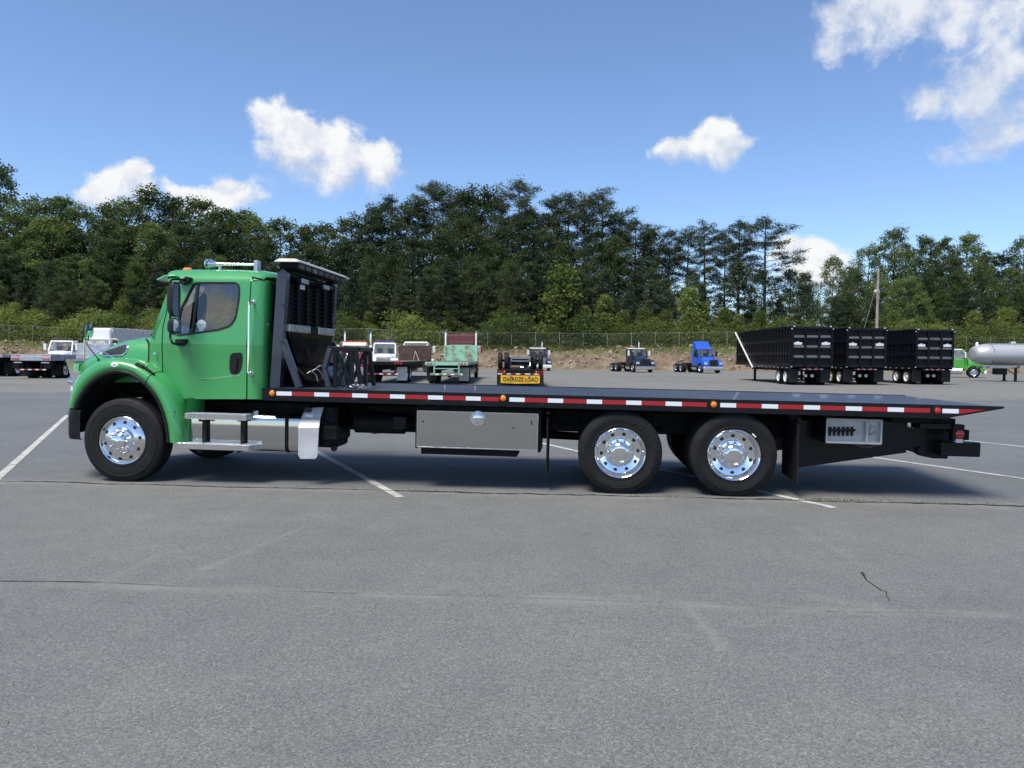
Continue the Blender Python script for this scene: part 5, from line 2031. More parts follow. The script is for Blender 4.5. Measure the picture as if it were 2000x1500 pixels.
# bumper
bz0_, bz1_ = P(140, 857, .12).z, P(140, 800, .12).z
bp = [(P(159, 830, .06).x, .06), (P(141, 830, .12).x, .10), (P(136.5, 830, .17).x, .17), (P(136.5, 830, .17).x - .16, .4), (P(136.5, 830, .17).x - .30, .75), (P(136.5, 830, .17).x - .36, YC)]
bp = [tuple(p)[:2] for p in spline([(a, b, 0) for a, b in bp], 4)]
rows = []
for z, d in ((bz0_ + .01, .03), (bz0_, .0), (bz0_ + .03, -.015), ((bz0_ + bz1_) / 2 - .03, -.02), ((bz0_ + bz1_) / 2, -.012), ((bz0_ + bz1_) / 2 + .03, -.02), (bz1_ - .03, -.015), (bz1_, 0), (bz1_ - .01, .06)):
    rows.append([Vector((a + d, b + max(0, d) * .3, z)) for a, b in bp])
m = MB().grid(rows)
m.mirror_y(YC)
part('bumper', m, 'black', angle=45)
for y in (YC - .43, YC + .43):
    part('bumper_bracket', MB().box(-6.0, XF - .6, y - .04, y + .04, .52, .72), 'frame')

# hood mirror on its stalks
for far in (False, True):
    def FM(v): return Vector((v[0], 2 * YC - v[1] if far else v[1], v[2]))
    y = .14
    top = P(166, 650, y); foot = P(165.5, 733, y); el = P(168.5, 669, y)
    m = MB().tube([FM(foot), FM(P(165, 690, y)), FM(top)], .009, 8)
    m.tube([FM(el), FM(P(244, 711, .10))], .0075, 8)
    HM = part('hood_mirror_stalk', m, 'chrome')
    part('hood_mirror_brace', MB().tube([FM(P(168.5, 671, y)), FM(P(193, 703, .30))], .006, 8), 'plastic', HM)
    for p in (P(165.5, 735, y), P(245, 712, .08), P(193, 703, .3)):
        m = MB().cyl(FM(p + Vector((0, .0, -.02))), FM(p + Vector((0, 0, .012))), .018, .012, 10)
        part('stalk_foot', m, 'rubber', HM)
    c = P(173, 647, y)
    M = Matrix.Translation((c.x, c.y, c.z)) @ Matrix.Rotation(R(-2), 4, 'Z') @ Matrix.Rotation(R(6), 4, 'Y')
    rows = [[M @ Vector((dx, .085 * s * math.cos(t), .115 * s * math.sin(t))) for t in [2 * math.pi * k / 28 for k in range(28)]] for dx, s in ((-.06, .03), (-.055, .4), (-.035, .75), (-.008, .98), (.0, 1.0), (.006, .98))]
    mm = MB().grid([[FM(v) for v in r] for r in rows], True)
    part('hood_mirror_shell', mm, 'plastic', HM, angle=50)
    rows = [[M @ Vector((dx, .085 * s * math.cos(t), .115 * s * math.sin(t))) for t in [2 * math.pi * k / 28 for k in range(28)]] for dx, s in ((.005, .97), (.012, .8), (.02, .4), (.022, .02))]
    part('hood_mirror_glass', MB().grid([[FM(v) for v in r] for r in rows], True), 'chrome', HM, angle=60)

# ------------------------------------------------------------------ parked vehicles behind (each faces local +x, origin under its front or rear end)
_wm = {}


def bg_wheel_meshes(rim):
    if rim not in _wm:
        t = MB().lathe([(.29, .05), (.32, .01), (.42, -.005), (.48, .02), (.51, .05), (.51, .21), (.49, .25), (.42, .27), (.29, .25)], n=28, close=True).mesh('tyre', MT['rubber'], 30)
        r = MB().lathe([(.29, .06), (.305, .02), (.28, .035), (.26, .07), (.17, .09), (.15, .04), (.09, .02), (.0005, .01)], n=24).mesh('rim', MT[rim], 40)
        t2 = MB().lathe([(.29, .05), (.32, .01), (.42, -.005), (.48, .02), (.51, .05), (.51, .21), (.49, .25), (.42, .27), (.42, .32), (.49, .34), (.51, .38), (.51, .54), (.48, .57), (.42, .59), (.29, .56)], n=28, close=True).mesh('tyre', MT['rubber'], 30)
        r2 = MB().lathe([(.29, .06), (.305, .02), (.28, .035), (.26, .10), (.15, .14), (.12, .05), (.07, .03), (.0005, .02)], n=24).mesh('rim', MT[rim], 40)
        _wm[rim] = (t, r, t2, r2)
    return _wm[rim]


def bg_wheel(root, x, y, rim='alu', dual=False, z=.505):
    t, r, t2, r2 = bg_wheel_meshes(rim)
    w = empty('wheel', root, (x, y, z), math.pi if y > 0 else 0)
    obj('tyre', t2 if dual else t, w)
    obj('rim', r2 if dual else r, w)


def bpart(root, name, mb, mat, **k):
    return mb.build(name, MT[mat], root, **k)


def cab_front(root, paint, roof=None, fairing=False, stacks=(), bar=None, bumper='alu', mirrors='white', visor=None, grille='alu_dull', hood_vent=False):
    """conventional cab and hood, bumper at x = 0"""
    x0, x1 = -1.55, -3.15
    # hood
    rows = []
    for t in (0, .3, .6, .85, 1):
        x = x0 + .08 + (-.16 - x0 - .08) * t
        z = 1.80 - .18 * t - .22 * t ** 4
        hw = .82 - .18 * t
        rows.append([Vector((x - .1 * u * u * t, u * hw, z - .30 * abs(u) ** 6 - (0 if abs(u) < 1 else .0))) for u in [-1 + k / 6 for k in range(13)]])
    full = []
    for r in rows:
        a, b = r[0].copy(), r[-1].copy()
        a.z = b.z = .85
        full.append([a] + r + [b])
    m = MB().grid(full)
    m.add(full[-1], [tuple(range(len(full[-1])))])
    bpart(root, 'hood', m, paint, angle=50)
    for s in (-1, 1):
        o = [(-.12, .55), (-.06, .85), (-.10, 1.15), (-.35, 1.32), (-.75, 1.40), (-1.2, 1.34), (-1.62, 1.12), (-1.72, .70)]
        i_ = [(-1.64, .70)] + [(-1.02 + .58 * math.cos(R(a)), .56 + .58 * math.sin(R(a))) for a in range(165, 20, -18)] + [(-.42, .55)]
        m = MB().prism(o + i_, .62 * s, 1.18 * s)
        bpart(root, 'fender', m, paint, angle=35)
        HLo = bpart(root, 'headlight', MB().box(-.20, -.045, .72 * s, 1.12 * s, .92, 1.16, .03), 'lens')
    G_ = bpart(root, 'grille_surround', MB().box(-.2, -.06, -.56, .56, .68, 1.54, .04), 'chrome' if grille != 'ink' else paint)
    bpart(root, 'grille', MB().box(-.15, -.045, -.48, .48, .74, 1.46, .02), grille)
    for k in range(6):
        bpart(root, 'grille_bar', MB().box(-.046, -.036, -.47, .47, .80 + k * .11, .835 + k * .11), 'chrome' if grille != 'ink' else 'ink')
    m = MB().box(-.22, .03, -1.2, 1.2, .34, .72, .06)
    bpart(root, 'bumper', m, bumper)
    # cab
    m = MB().box(x0, x1, -.98, .98, .78, 1.78, .05)
    bpart(root, 'cab_body', m, paint)
    rf = roof or paint
    m = MB().box(x0 - .42, x1, -.92, .92, 2.55, 2.72, .07)
    bpart(root, 'cab_roof', m, rf)
    for s in (-1, 1):
        m = MB().bar((x0 - .02, .93 * s, 1.76), (x0 - .44, .88 * s, 2.6), .09, .09, (1, 0, 0))
        bpart(root, 'screen_pillar', m, paint)
        bpart(root, 'corner_post', MB().box(x1, x1 + .32, .84 * s, .97 * s, 1.76, 2.58, .02), paint)
        bpart(root, 'door_window', MB().add([(x0 - .1, .945 * s, 1.78), (x1 + .3, .955 * s, 1.78), (x1 + .3, .92 * s, 2.56), (x0 - .45, .90 * s, 2.56)], [(0, 1, 2, 3)]), 'glass', angle=None)
        MI = bpart(root, 'mirror', MB().box(x0 - .25, x0 - .13, 1.16 * s, 1.38 * s, 1.85, 2.42, .03), mirrors)
        bpart(root, 'mirror_arm', MB().tube([(x0 - .3, .9 * s, 2.5), (x0 - .2, 1.27 * s, 2.46), (x0 - .2, 1.27 * s, 1.80), (x0 - .3, .96 * s, 1.72)], .02, 6), 'plastic')
    bpart(root, 'windscreen', MB().add([(x0 - .03, -.9, 1.78), (x0 - .03, .9, 1.78), (x0 - .43, .86, 2.56), (x0 - .43, -.86, 2.56)], [(0, 1, 2, 3)]), 'glass', angle=None)
    bpart(root, 'rear_window', MB().add([(x1 + .01, -.84, 1.78), (x1 + .01, .84, 1.78), (x1 + .01, .84, 2.56), (x1 + .01, -.84, 2.56)], [(0, 1, 2, 3)]), 'glass', angle=None)
    bpart(root, 'dashboard', MB().box(x0 - .05, x0 - .35, -.85, .85, 1.7, 1.85, .03), 'interior')
    for y in (-.45, .45):
        bpart(root, 'seat', MB().box(x1 + .35, x1 + .5, y - .23, y + .23, 1.6, 2.25, .05), 'seat')
    for y in stacks:
        bpart(root, 'exhaust_stack', MB().cyl((x1 - .12, y, 1.1), (x1 - .12, y, 3.35), .075, n=12).cyl((x1 - .12, y, 3.35), (x1 - .18, y, 3.5), .075, n=12), 'chrome')
    if fairing:
        m = MB().prism([(x0 - .65, 2.70), (x0 - .95, 3.05), (x1 + .25, 3.52), (x1, 3.55), (x1, 2.70)], -.88, .88)
        bpart(root, 'roof_fairing', m, paint, angle=20)
    if bar:
        m = MB().box(x0 - .9, x0 - .6, -.85, .85, 2.74, 2.90, .04)
        LBb = bpart(root, 'light_bar', m, bar)
        bpart(root, 'light_bar_foot', MB().box(x0 - .8, x0 - .7, -.7, -.6, 2.70, 2.76).box(x0 - .8, x0 - .7, .6, .7, 2.70, 2.76), 'frame')
    if visor:
        m = MB().prism([(x0 - .30, 2.44), (x0 - .12, 2.40), (x0 - .36, 2.62), (x0 - .46, 2.6)], -.9, .9)
        bpart(root, 'sun_visor', m, visor)
    for k in range(5):
        bpart(root, 'roof_lamp', MB().box(x0 - .5, x0 - .44, -.72 + k * .36 - .04, -.72 + k * .36 + .04, 2.715, 2.76, .01), 'amber')
    for s in (-1, 1):
        bg_wheel(root, -1.02, 1.16 * s)
        m = MB().cyl((-1.95, .8 * s, .62), (-3.0, .8 * s, .62), .30, n=20)
        bpart(root, 'fuel_tank', m, 'alu')


def frame_rear(root, L, axles, rim='alu', ftop=.98):
    m = MB()
    for y in (-.42, .42): m.box(-L, -1.0, y - .04, y + .04, ftop - .28, ftop, .005)
    for k in range(5): m.box(-L + .2 + k * (L - 2) / 4, -L + .3 + k * (L - 2) / 4, -.42, .42, ftop - .22, ftop - .05)
    for x in axles: m.cyl((x, -.9, .505), (x, .9, .505), .08, n=10)
    bpart(root, 'chassis_frame', m, 'frame')
    for x in axles:
        for s in (-1, 1): bg_wheel(root, x, 1.2 * s, rim, True)


def vehicle(name, label, cat, x, y, heading, group=None):
    return tag(empty(name, None, (x, y, -.012), R(heading)), label, cat, group)


def at_px(px, D): return (px - 1000) * D / FPX


# two dark tractors, one blue tractor
def day_cab(name, label, x, y, h, paint, **k):
    r = vehicle(name, label, 'truck', x, y, h)
    cab_front(r, paint, **k)
    frame_rear(r, 7.4, (-5.4, -6.7))
    bpart(r, 'fifth_wheel', MB().box(-6.5, -5.6, -.45, .45, 1.0, 1.1, .03), 'frame')
    bpart(r, 'rear_fender', MB().box(-7.3, -7.1, -1.2, 1.2, .75, .82, .01), 'frame')
    return r


day_cab('day_cab_tractor', 'dark navy tractor with sky-lit roof and one exhaust stack, parked by the bank', at_px(1261, 82), 82, -74, 'navy', roof='dirty_white', stacks=(.7,), bumper='chrome', grille='ink')  # roof colour stands for the sky reflected in a navy roof
day_cab('day_cab_tractor', 'bright blue tractor with tall roof fairing, parked by the bank', at_px(1394, 81), 81, -75, 'blue', fairing=True, bumper='silver', mirrors='plastic', grille='ink')
day_cab('day_cab_tractor', 'navy and white tractor partly hidden behind the upturned axle trailer', at_px(1058, 86), 86, -80, 'navy', roof='white', stacks=(.7,), bumper='white')  # white roof colour stands for reflected sky

# red tractor and white wrecker facing the yard
r = vehicle('red_tractor', 'red cab tractor with two tall white stacks behind the chain stand', 'truck', at_px(684, 56), 56, -88)
cab_front(r, 'red', stacks=(-1.02, 1.02), bumper='chrome', visor='white')
frame_rear(r, 7.4, (-5.4, -6.7))
r = vehicle('white_truck', 'white truck with a blue light bar on its roof facing the yard', 'truck', at_px(748, 61), 61, -84)
cab_front(r, 'white', bar='dkblue', bumper='chrome', mirrors='plastic')
frame_rear(r, 8.0, (-5.8, -7.1))
bpart(r, 'flat_deck', MB().box(-8.2, -3.3, -1.25, 1.25, 1.1, 1.25, .02), 'frame')

# white wrecker and box truck, far left
r = vehicle('white_truck', 'white truck with a black light bar on its roof, beside the white box truck', 'truck', at_px(104, 64), 64, -78)
cab_front(r, 'white', bar='ink', bumper='chrome')
frame_rear(r, 8.0, (-5.8, -7.1))
bpart(r, 'flat_deck', MB().box(-8.2, -3.3, -1.25, 1.25, 1.1, 1.25, .02), 'alubed')
r = vehicle('box_truck', 'white box truck with a tall pale cargo box behind the cab', 'truck', at_px(163, 68), 68, -90)
cab_front(r, 'white', bumper='white')
frame_rear(r, 11.5, (-8.2, -9.5))
m = MB().box(-13.0, -2.9, -1.22, 1.22, 1.25, 4.05, .03)
B_ = bpart(r, 'cargo_box', m, 'dirty_white')
m = MB()
for a, b, c, d in ((-1.23, 1.23, 4.0, 4.07), (-1.23, 1.23, 1.24, 1.32)): m.box(-2.95, -2.88, a, b, c, d)
for y in (-1.21, 1.21): m.box(-2.95, -2.88, y - .04, y + .04, 1.3, 4.0)
bpart(r, 'box_trim', m, 'alu_dull')
bpart(r, 'nose_cone', MB().box(-2.9, -2.6, -1.1, 1.1, 2.75, 4.0, .12), 'white')


# flat-bed and roll-back trucks seen from behind: origin under the rear edge, cab at +x
def rear_truck(name, label, x, y, L, deck_mat, rail_mat, head, flap, cab_paint, cab_roof=None, cab_stacks=(), deck_z=1.42, h=90, group=None, width=2.5, boards=True, lights=3):
    r = vehicle(name, label, 'truck', x, y, h, group)
    hw = width / 2
    if boards:
        nb = 9
        for i in range(nb):
            a = -hw + .06 + (width - .12) * i / nb
            bpart(r, 'deck_board', MB().box(.05, L, a + .006, a + (width - .12) / nb - .006, deck_z - .05, deck_z + .004 * (i % 2)), deck_mat)
    else:
        bpart(r, 'deck_plate', MB().box(.0, L, -hw + .05, hw - .05, deck_z - .05, deck_z), deck_mat)
    for s in (-1, 1):
        bpart(r, 'side_rail', MB().box(0, L, s * (hw - .05), s * hw, deck_z - .16, deck_z + .01, .005), rail_mat)
    bpart(r, 'rear_rail', MB().box(-.03, .03, -hw, hw, deck_z - .17, deck_z + .005, .006), rail_mat)
    for s in (-1, 1):
        for k in range(lights):
            yy = s * (hw - .2 - k * .17)
            bpart(r, 'tail_light', MB().cyl((-.03, yy, deck_z - .085), (-.05, yy, deck_z - .085), .055, n=12), 'redlens')
    m = MB()
    for y_ in (-.42, .42): m.box(.3, L + 3.0, y_ - .05, y_ + .05, .75, 1.05)
    for k in range(7): m.box(.2 + k * L / 7, .28 + k * L / 7, -hw + .1, hw - .1, deck_z - .16, deck_z - .06)
    bpart(r, 'chassis_frame', m, 'frame')
    bpart(r, 'under_body', MB().box(.15, L, -.6, .6, 1.02, deck_z - .1), 'frame')
    for xx in (1.6, 2.95):
        for s in (-1, 1): bg_wheel(r, xx, 1.2 * s, 'alu', True)
        bpart(r, 'axle', MB().cyl((xx, -.9, .505), (xx, .9, .505), .09, n=10), 'frame')
    # under-run bumper with striped tape
    bpart(r, 'bumper', MB().box(-.02, .1, -.95, .95, .50, .62, .01), 'teal' if rail_mat == 'teal' else 'frame')
    for k in range(8):
        bpart(r, 'bumper_tape', MB().box(-.028, -.018, -.92 + k * .23, -.70 + k * .23, .53, .59), 'tape_r' if k % 2 else 'tape_w', angle=None)
    for s in (-1, 1):
        bpart(r, 'bumper_hanger', MB().box(0, .08, s * .7 - .04, s * .7 + .04, .6, deck_z - .1), 'teal' if rail_mat == 'teal' else 'frame')
        bpart(r, 'mud_flap', MB().box(.92, .94, s * .95 - .3, s * .95 + .3, .16, .95), flap if s < 0 else 'rubber')
    if head:
        bpart(r, 'headboard', MB().box(L, L + .08, -hw, hw, deck_z, deck_z + 1.15, .02), head)
    return r


def own_cab(root, L, paint, **k):
    """forward cab of a truck seen from behind, as parts of that truck"""
    before = set(bpy.data.objects)
    tmp = empty('cab', root, (L + 3.5, 0, 0))
    cab_front(tmp, paint, **k)
    for ch in list(tmp.children):
        ch.parent = root
        ch.location.x += L + 3.5
    bpy.data.objects.remove(tmp)


R1 = rear_truck('flatbed_truck', 'flatbed truck with weathered board deck and rusty brown headboard', at_px(748, 43), 43, 14.2, 'wood_deck', 'frame', 'rust', 'dirty_white', 'white', deck_z=1.27)
own_cab(R1, 14.2, 'white')
m = MB().tube(spline([(14.0, .1, 1.27), (13.9, 0, 1.7), (13.9, -.05, 2.0)], 4), .03, 6).tube(spline([(13.9, -.05, 2.0), (13.8, -.25, 1.5), (13.7, -.35, 1.27)], 4), .03, 6)
bpart(R1, 'chain_binder', m, 'flapcream')
R2 = rear_truck('flatbed_truck', 'teal green flatbed truck with flaking headboard and maroon cab', at_px(872, 43), 43, 11.6, 'wood_deck', 'teal', 'teal_rust', 'flapcream', 'maroon', deck_z=1.27)
own_cab(R2, 11.6, 'maroon', stacks=(-1.12, 1.12), roof='maroon')
m = MB()
for s in (-1, 1): m.bar((-.05, s * .72 , .55), (-.05, s * .72, 1.3), .06, .06)
m.bar((-.05, -.72, 1.12), (-.05, .72, 1.12), .06, .06).bar((-.05, -.72, .9), (-.05, .72, .9), .05, .05)
bpart(R2, 'rear_ladder', m, 'teal')
bpart(R2, 'sleeper_box', MB().box(12.0, 13.0, -1.1, 1.1, 1.0, 3.25, .1), 'maroon')
for s in (-1, 1):
    bpart(R2, 'side_mirror', MB().box(14.2, 14.3, s * 1.3, s * 1.5, 1.9, 2.4, .03), 'red')

_spots = ((-30.1, 46.5, 'silver rollback bed truck with chrome wheels standing beside the white box truck'), (-26.2, 46.8, 'silver rollback bed truck mostly hidden behind the nose of the green truck'))
for x, y, lab in _spots:
    r = rear_truck('rollback_bed_truck', lab, x, y, 7.0, 'alubed', 'alubed', None, 'rubber', 'white', group='rollback trucks parked in a row', boards=False, deck_z=1.5)
    for s in (-1, 1):
        bpart(r, 'side_skirt', MB().box(.1, 6.9, s * 1.19, s * 1.235, 1.12, 1.36, .01), 'alubed')
    bpart(r, 'tail_board', MB().box(-.06, -.02, -1.25, 1.25, 1.12, 1.40, .01), 'alubed')
    for s in (-1, 1):
        for k in range(3):
            bpart(r, 'tail_lamp', MB().cyl((-.06, s * (1.1 - k * .15), 1.22), (-.08, s * (1.1 - k * .15), 1.22), .06, n=12), 'redlens')
        bpart(r, 'lower_box', MB().box(.0, .3, s * .55, s * 1.2, .62, 1.08, .02), 'frame')
        bpart(r, 'reflector_strip', MB().box(-.012, .0, s * .62, s * 1.1, .98, 1.03), 'tape_w', angle=None)
    own_cab(r, 7.0, 'white')
    bpart(r, 'headboard', MB().box(6.9, 7.0, -1.2, 1.2, 1.5, 2.3, .02), 'alubed')


r = rear_truck('flat_trailer', 'silver flat trailer without a tractor at the end of the parked row', -35.2, 49.5, 8.0, 'alubed', 'alubed', None, 'rubber', 'white', boards=False, deck_z=1.45)
r['category'] = 'trailer'

# lowboy trailer with its booster axle flipped on top
def booster():
    r = vehicle('lowboy_trailer', 'black lowboy trailer with four upturned wheels and a yellow OVERSIZE LOAD banner', 'trailer', at_px(1016, 41), 41, 90)
    for y in (-1.13, -.78, .78, 1.13):
        w = empty('wheel', r, (.6, y, 1.40), 0)
        t, rr, _, _ = bg_wheel_meshes('silver')
        o = obj('tyre', t, w); o.location = (0, -.13, 0); o.scale = (.92, .9, .92)
        o2 = obj('rim', rr, w); o2.location = (0, -.13, 0)
    m = MB().cyl((.6, -1.1, 1.40), (.6, 1.1, 1.40), .07, n=12)
    m.box(.35, .9, -.6, .6, 1.15, 1.55, .03)
    for s in (-1, 1): m.box(.1, 2.6, s * .62 - .06, s * .62 + .06, .95, 1.62, .02)
    bpart(r, 'booster_axle', m, 'frame')
    m = MB()
    for s in (-1, 1):
        m.box(.28, .34, s * .45, s * .62, 1.35, 1.62, .01).cyl((.2, s * .55, 1.1), (.5, s * .55, 1.6), .05, n=10)
    m.box(.25, .30, -.58, .58, 1.35, 1.42).box(.25, .30, -.5, .5, 1.5, 1.6)
    bpart(r, 'booster_struts', m, 'steel')
    m = MB().box(0, 9, -1.28, 1.28, .62, .92, .02)
    m.box(0, 3, -.7, .7, .35, .7)
    bpart(r, 'trailer_frame', m, 'frame')
    for s in (-1, 1):
        bpart(r, 'mud_flap', MB().box(-.02, .02, s * .98 - .31, s * .98 + .31, .05, .62), 'rubber')
        for k in range(3):
            yy = s * (1.18 - k * .15)
            bpart(r, 'tail_light', MB().cyl((0, yy, .80), (-.02, yy, .80), .05, n=12), 'amber' if k == 2 else 'redlens')
    for k in range(10):
        a = -1.25 + k * .25
        bpart(r, 'tape', MB().box(-.012, -.002, a, a + .24, .64, .70), 'tape_w' if k % 2 else 'tape_r', angle=None)
    for s in (-1, 1):
        m = MB().tube(spline([(-.02, s * .55, .72), (-.06, s * .5, .55), (-.05, s * .45, .48)], 4), .035, 8)
        bpart(r, 'hook', m, 'steel')
    rows = [[Vector((-.06 - .015 * math.sin(k * .9), -1.08 + 2.16 * k / 16, z - .03 * math.sin(math.pi * k / 16) * (1 if z < .3 else .4))) for k in range(17)] for z in (.17, .3, .45, .60)]
    B = bpart(r, 'banner', MB().grid(rows), 'yellow', angle=60)
    m = text_mb('OVERSIZE LOAD', .34, .004, .78)
    m.v = [Vector((-.085 + .0 * v.x, -v.x, v.z + .365)) for v in m.v]
    bpart(r, 'banner_lettering', m, 'ink', angle=None).parent = B
    for xx in (2.2, 3.5):
        for s in (-1, 1): bg_wheel(r, xx, 1.24 * s, 'silver', True)


booster()


# black dump trailers
def dump_trailer(x, y, h, label):
    r = vehicle('dump_trailer', label, 'trailer', x, y, h, 'black dump trailers parked side by side')
    L, hw, z0, z1 = 12.0, 1.28, 1.16, 3.62
    wall = .05
    m = MB().box(0, L, -hw + .05, -hw + .09, z0, z1).box(0, L, hw - .09, hw - .05, z0, z1).box(L - .06, L, -hw + .05, hw - .05, z0 + .2, z1).box(.1, L, -hw + .08, hw - .08, z0, z0 + .05)
    bpart(r, 'tub', m, 'trailer')
    for s in (-1, 1):
        bpart(r, 'top_rail', MB().box(0, L + .02, s * (hw - .11), s * hw, z1 - .03, z1 + .06, .01), 'trailer')
        for k in range(23):
            xx = .2 + k * (L - .4) / 22
            bpart(r, 'side_rib', MB().box(xx - .06, xx + .06, s * (hw - .06), s * (hw - .005), z0 + .05, z1 - .03), 'trailer', angle=None)
        for zz in (z0 + .1, z0 + .82, z0 + 1.62):
            bpart(r, 'side_beam', MB().box(.0, L, s * (hw - .06), s * (hw + .004), zz - .09, zz + .09, .01), 'trailer')
        for k in range(12):
            bpart(r, 'side_reflector', MB().box(.6 + k * .8, .72 + k * .8, s * (hw - .0), s * (hw + .006), z0 - .10, z0 - .06), 'tape_w', angle=None)
        bpart(r, 'side_sill', MB().box(0, L - 2.5, s * (hw - .10), s * hw, z0 - .14, z0 - .02, .01), 'trailer')
        # silver arm that pulls the cover
        bpart(r, 'cover_arm', MB().bar((L + .05, s * (hw + .06), z1 + .05), (L - 4.6, s * (hw + .08), z0 - .16), .05, .11, (0, 1, 0), .01), 'dirty_white')
    # tailgate
    m = MB().box(.0, .05, -hw + .06, hw - .06, z0, z1 - .02)
    TG = bpart(r, 'tailgate', m, 'trailer')
    for yy in (-hw + .08, -.42, .42, hw - .08):
        bpart(TG, 'stake', MB().box(-.10, .0, yy - .07, yy + .07, z0, z1, .015), 'trailer')
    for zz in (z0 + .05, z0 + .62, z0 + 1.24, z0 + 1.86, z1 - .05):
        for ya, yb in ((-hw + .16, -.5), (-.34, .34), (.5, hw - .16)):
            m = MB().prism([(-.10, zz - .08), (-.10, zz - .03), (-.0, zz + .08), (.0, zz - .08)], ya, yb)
            bpart(TG, 'gate_rib', m, 'rib_lit' if zz not in (z0 + .05, z1 - .05) else 'trailer', angle=None)  # middle ribs coloured lighter, as if catching the sky
    for s in (-1, 1):
        yy = s * .86
        m = MB().prism([(yy - .25, z0 + 1.36), (yy + .25, z0 + 1.36), (yy + .27, z0 + 1.49), (yy + .12, z0 + 1.51), (yy, z0 + 1.57), (yy - .12, z0 + 1.51), (yy - .27, z0 + 1.49)], -.015, -.004)
        m.v = [Vector((v.y, v.x, v.z)) for v in m.v]
        bpart(TG, 'badge', m, 'tape_w', angle=None)
        for zz, dy in ((z1 + .03, -.12), (z1 - .12, .01), (z0 + .0, .0)):
            bpart(r, 'corner_marker', MB().box(-.1, -.02, s * (hw - .09 + dy), s * (hw + .01 + dy), zz - .04, zz + .04, .01), 'alu')
        bpart(r, 'mud_flap', MB().box(.25, .27, s * .98 - .30, s * .98 + .30, .18, 1.0), 'plastic')
        bpart(r, 'landing_leg', MB().box(L - 3.6, L - 3.45, s * .85 - .07, s * .85 + .07, .08, 1.15).box(L - 3.7, L - 3.35, s * .85 - .15, s * .85 + .15, .0, .08), 'frame')
        for xx in (1.15, 2.45): bg_wheel(r, xx, 1.22 * s, 'white', True)
    bpart(r, 'hub_lamp', MB().cyl((.3, -.15, .6), (.2, -.15, .6), .1, n=14), 'flapcream')
    bpart(r, 'hub_lamp', MB().cyl((.3, .25, .6), (.2, .25, .6), .1, n=14), 'flapcream')
    m = MB().box(.1, L - 1.6, -.5, -.4, .85, 1.1).box(.1, L - 1.6, .4, .5, .85, 1.1)
    for xx in (1.15, 2.45): m.cyl((xx, -.9, .505), (xx, .9, .505), .09, n=10)
    bpart(r, 'frame', m, 'frame')
    m = MB().box(.0, .08, -.75, .75, .94, 1.08, .01)
    TB = bpart(r, 'tail_beam', m, 'frame')
    for k in range(8):
        bpart(TB, 'tape', MB().box(-.008, .0, -.72 + k * .18, -.55 + k * .18, .98, 1.03), 'tape_r' if k % 2 else 'tape_w', angle=None)
    for yy in (-.35, .2):
        bpart(TB, 'tail_light', MB().cyl((-.001, yy, 1.06), (-.03, yy, 1.06), .06, n=12), 'redlens')


dump_trailer(at_px(1584, 46), 46, 89, 'black dump trailer standing first in its row, nearest the blue tractor')
dump_trailer(at_px(1690, 47.5), 47.5, 89.5, 'black dump trailer standing between two alike ones')
dump_trailer(at_px(1823, 49), 49, 90.5, 'black dump trailer standing last in its row, nearest the tanker')


# tanker and the lime tractor behind it
def tanker():
    r = vehicle('tank_trailer', 'polished silver tank trailer with rounded front end', 'trailer', 36.5, 59, 176)
    def sec(x, k, dz=0): return [Vector((x, 1.0 * k * math.cos(t), 2.12 + dz + .84 * k * math.sin(t))) for t in [2 * math.pi * j / 36 for j in range(36)]]
    rows = [sec(x, k) for x, k in ((.02, .02), (.01, .40), (-.03, .62), (-.18, .76), (-.50, .90), (-.85, .98), (-1.0, 1.0), (-4, 1.0), (-8, 1.0), (-12.2, 1.0), (-12.7, .9), (-12.9, .6), (-12.95, .02))]
    T = bpart(r, 'tank_shell', MB().grid(rows, True), 'silver', angle=50)
    for x in (-1.2, -4.0, -7.0, -10.0, -12.2):
        bpart(T, 'band', MB().grid([[Vector((x + d, p.y * 1.008, 2.12 + (p.z - 2.12) * 1.008)) for p in sec(0, 1)] for d in (-.03, .03)], True), 'alu', angle=50)
    bpart(r, 'walkway', MB().box(-12, -1.0, -.32, .32, 2.93, 3.0, .01), 'alu_dull')
    for x in (-3, -6, -9): bpart(r, 'hatch', MB().cyl((x, 0, 2.98), (x, 0, 3.15), .26, n=18), 'alu')
    m = MB()
    for y in (-.45, .45): m.box(-12.5, -.6, y - .06, y + .06, 1.02, 1.2)
    for x in (-1, -3.2, -6, -9, -12): m.box(x - .05, x + .05, -.9, .9, 1.05, 1.2)
    bpart(r, 'trailer_frame', m, 'alu_dull')
    for s in (-1, 1):
        bpart(r, 'landing_leg', MB().box(-3.0, -2.85, s * .75 - .07, s * .75 + .07, .06, 1.1).box(-3.1, -2.75, s * .75 - .15, s * .75 + .15, 0, .06).bar((-2.9, s * .75, .5), (-2.2, s * .75, 1.05), .05, .05), 'frame')
        for x in (-10.2, -11.6): bg_wheel(r, x, 1.22 * s, 'alu', True)
    bpart(r, 'spare_box', MB().box(-2.2, -1.4, .3, .95, .55, 1.05, .04), 'frame')
    m = MB()
    for k in range(4): m.tube(spline([(-3.6 - .35 * k, .85, 1.0), (-3.7 - .35 * k, .95, .7), (-3.5 - .35 * k, .9, .55)], 4), .05, 8)
    bpart(r, 'discharge_hoses', m, 'alu_dull')
    bpart(r, 'vent_cap', MB().sphere((-.35, 0, 2.86), (.12, .12, .24), 14, 8), 'white')


tanker()
r = vehicle('lime_tractor', 'lime green tractor with white bumper parked behind the tank trailer', 'truck', at_px(1918, 71), 70.5, -28)
cab_front(r, 'lime', roof='dirty_white', bumper='white', visor='white', stacks=(-1.0,))
frame_rear(r, 7.4, (-5.4, -6.7))

